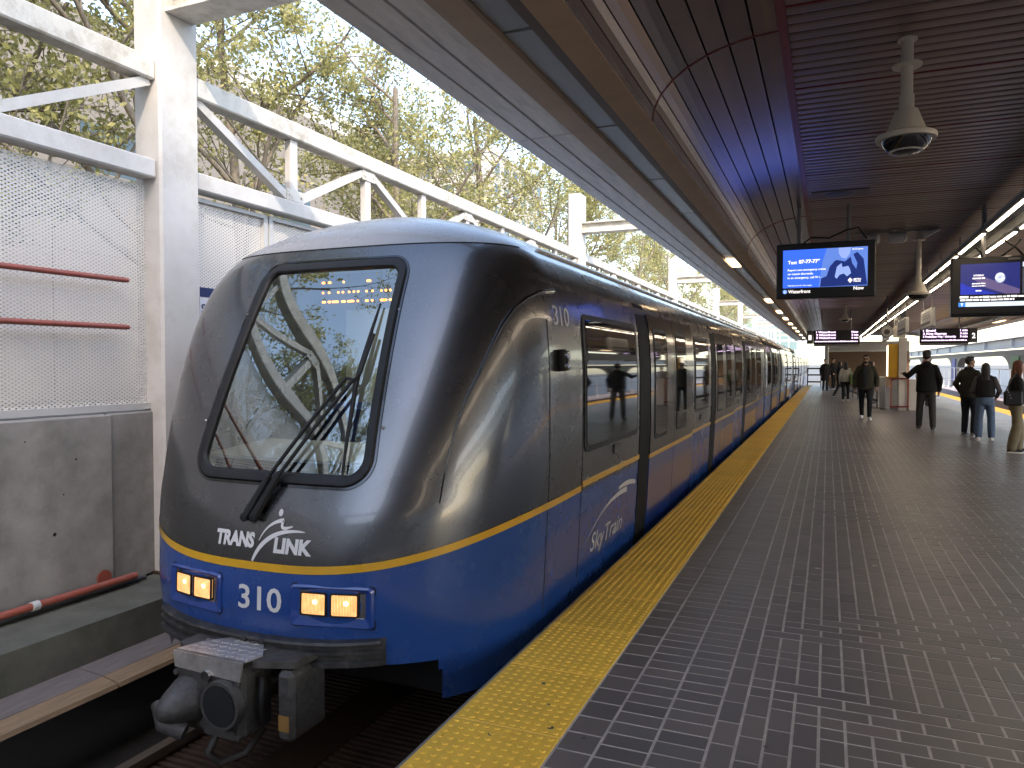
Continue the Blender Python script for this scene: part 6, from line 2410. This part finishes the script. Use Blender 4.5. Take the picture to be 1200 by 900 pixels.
m.build('bag_body', mat('black_leather', (0.012, 0.012, 0.013), 0.35, var=0.2, scale=20), bg_)
MB().tube([(2.82, 15.11, 1.06), (2.90, 15.17, 1.25), (2.99, 15.24, 1.37), (3.04, 15.32, 1.39), (3.03, 15.40, 1.33)], 0.011, 8).build('strap', mat('black_leather', (0.012, 0.012, 0.013), 0.35), bg_, smooth=True)
for q in range(3):
    MB().lathe([(0.012, 0), (0.009, 0.012)], (2.85 + 0.02 * q, 15.045, 1.06 - 0.05 * q), 10, 'y').build('charm', M_CHROME, bg_)
ph = thing('phone', 'pale lit phone held by the red-haired person', 'phone', (3.37, 15.36, 1.05))
MB().bbox(3.34, 3.352, 15.315, 15.395, 1.06, 1.20, 0.004).build('phone_body', M_LGREY, ph)
MB().box(3.337, 3.3395, 15.32, 15.39, 1.067, 1.193).build('phone_screen', glow('phone_glow', (0.75, 0.85, 1.0), 0.35), ph)
# farther people
person('person in long black coat, left of the far pair beside the train', -0.13, 45.9, 0.4, 1.82, dict(), dict(name='black_coat', color=BLK, fat=1.25, hem=0.55), dict(name='black_jeans', color=(0.014, 0.015, 0.017)), DSH, blackhair, voxel=0.022)
person('person in black coat, right of the far pair, facing the train', 0.30, 48.6, 1.2, 1.88, dict(arms=pockets), dict(name='black_coat', color=BLK, fat=1.15, hem=0.75), dict(name='black_jeans', color=(0.014, 0.015, 0.017)), WSH, blackhair, voxel=0.022)
person('far person in grey jacket standing near the end wall', 0.70, 50.5, -0.6, 1.78, dict(), dict(name='grey_jacket', color=(0.075, 0.075, 0.08), fat=1.12, hem=0.8), dict(name='charcoal', color=(0.045, 0.043, 0.040)), DSH, blackhair, voxel=0.022)
person('far person in black striding left in front of the end wall', 0.50, 37.5, math.pi / 2 + 0.3, 1.66, dict(feet={1: (0.10, -0.30, 0.0), -1: (-0.09, 0.28, 0.03)}), dict(name='black_sweat', color=BLK, fat=1.1, hem=0.82), dict(name='black_jeans', color=(0.014, 0.015, 0.017)), DSH, dict(name='black', color=(0.012, 0.010, 0.009), style='long', len=0.14), voxel=0.022)
person('person in cream jacket with a green bag walking away on the platform', 0.69, 33.75, math.pi, 1.62, dict(feet={1: (0.10, 0.14, 0.0), -1: (-0.10, -0.12, 0.0)}),
       dict(name='cream', color=(0.42, 0.40, 0.34), fat=1.12, hem=0.86), dict(name='black_jeans', color=(0.014, 0.015, 0.017)), WSH, dict(name='black', color=(0.012, 0.010, 0.009), style='long', len=0.05), voxel=0.02)
gbag = thing('tote_bag', 'light green tote bag on the shoulder of the cream-jacketed person', 'bag', (0.97, 33.6, 0.75))
MB().bbox(0.86, 1.02, 33.5, 33.8, 0.72, 1.12, 0.03).build('bag_body', mat('green_canvas', (0.16, 0.26, 0.08), 0.8, var=0.15), gbag)
MB().tube([(0.92, 33.55, 1.10), (0.88, 33.62, 1.33), (0.90, 33.75, 1.10)], 0.012, 6).build('strap', mat('green_canvas', (0.16, 0.26, 0.08), 0.8), gbag)
person('person in black coat standing by the stair guard, facing right', 1.55, 31.8, math.pi / 2, 1.66, dict(arms=pockets), dict(name='black_coat', color=BLK, fat=1.1, hem=0.7), dict(name='charcoal', color=(0.045, 0.043, 0.040)), DSH, dict(name='brown', color=(0.03, 0.018, 0.012), style='long', len=0.1), voxel=0.02)
person('pale-haired person in light grey behind the white cabinet', 3.25, 31.0, 0.3, 1.72, dict(), dict(name='pale_grey', color=(0.30, 0.29, 0.28), fat=1.1, hem=0.85), dict(name='charcoal', color=(0.045, 0.043, 0.040)), DSH, dict(name='grey_hair', color=(0.35, 0.33, 0.30), style='short'), voxel=0.02)
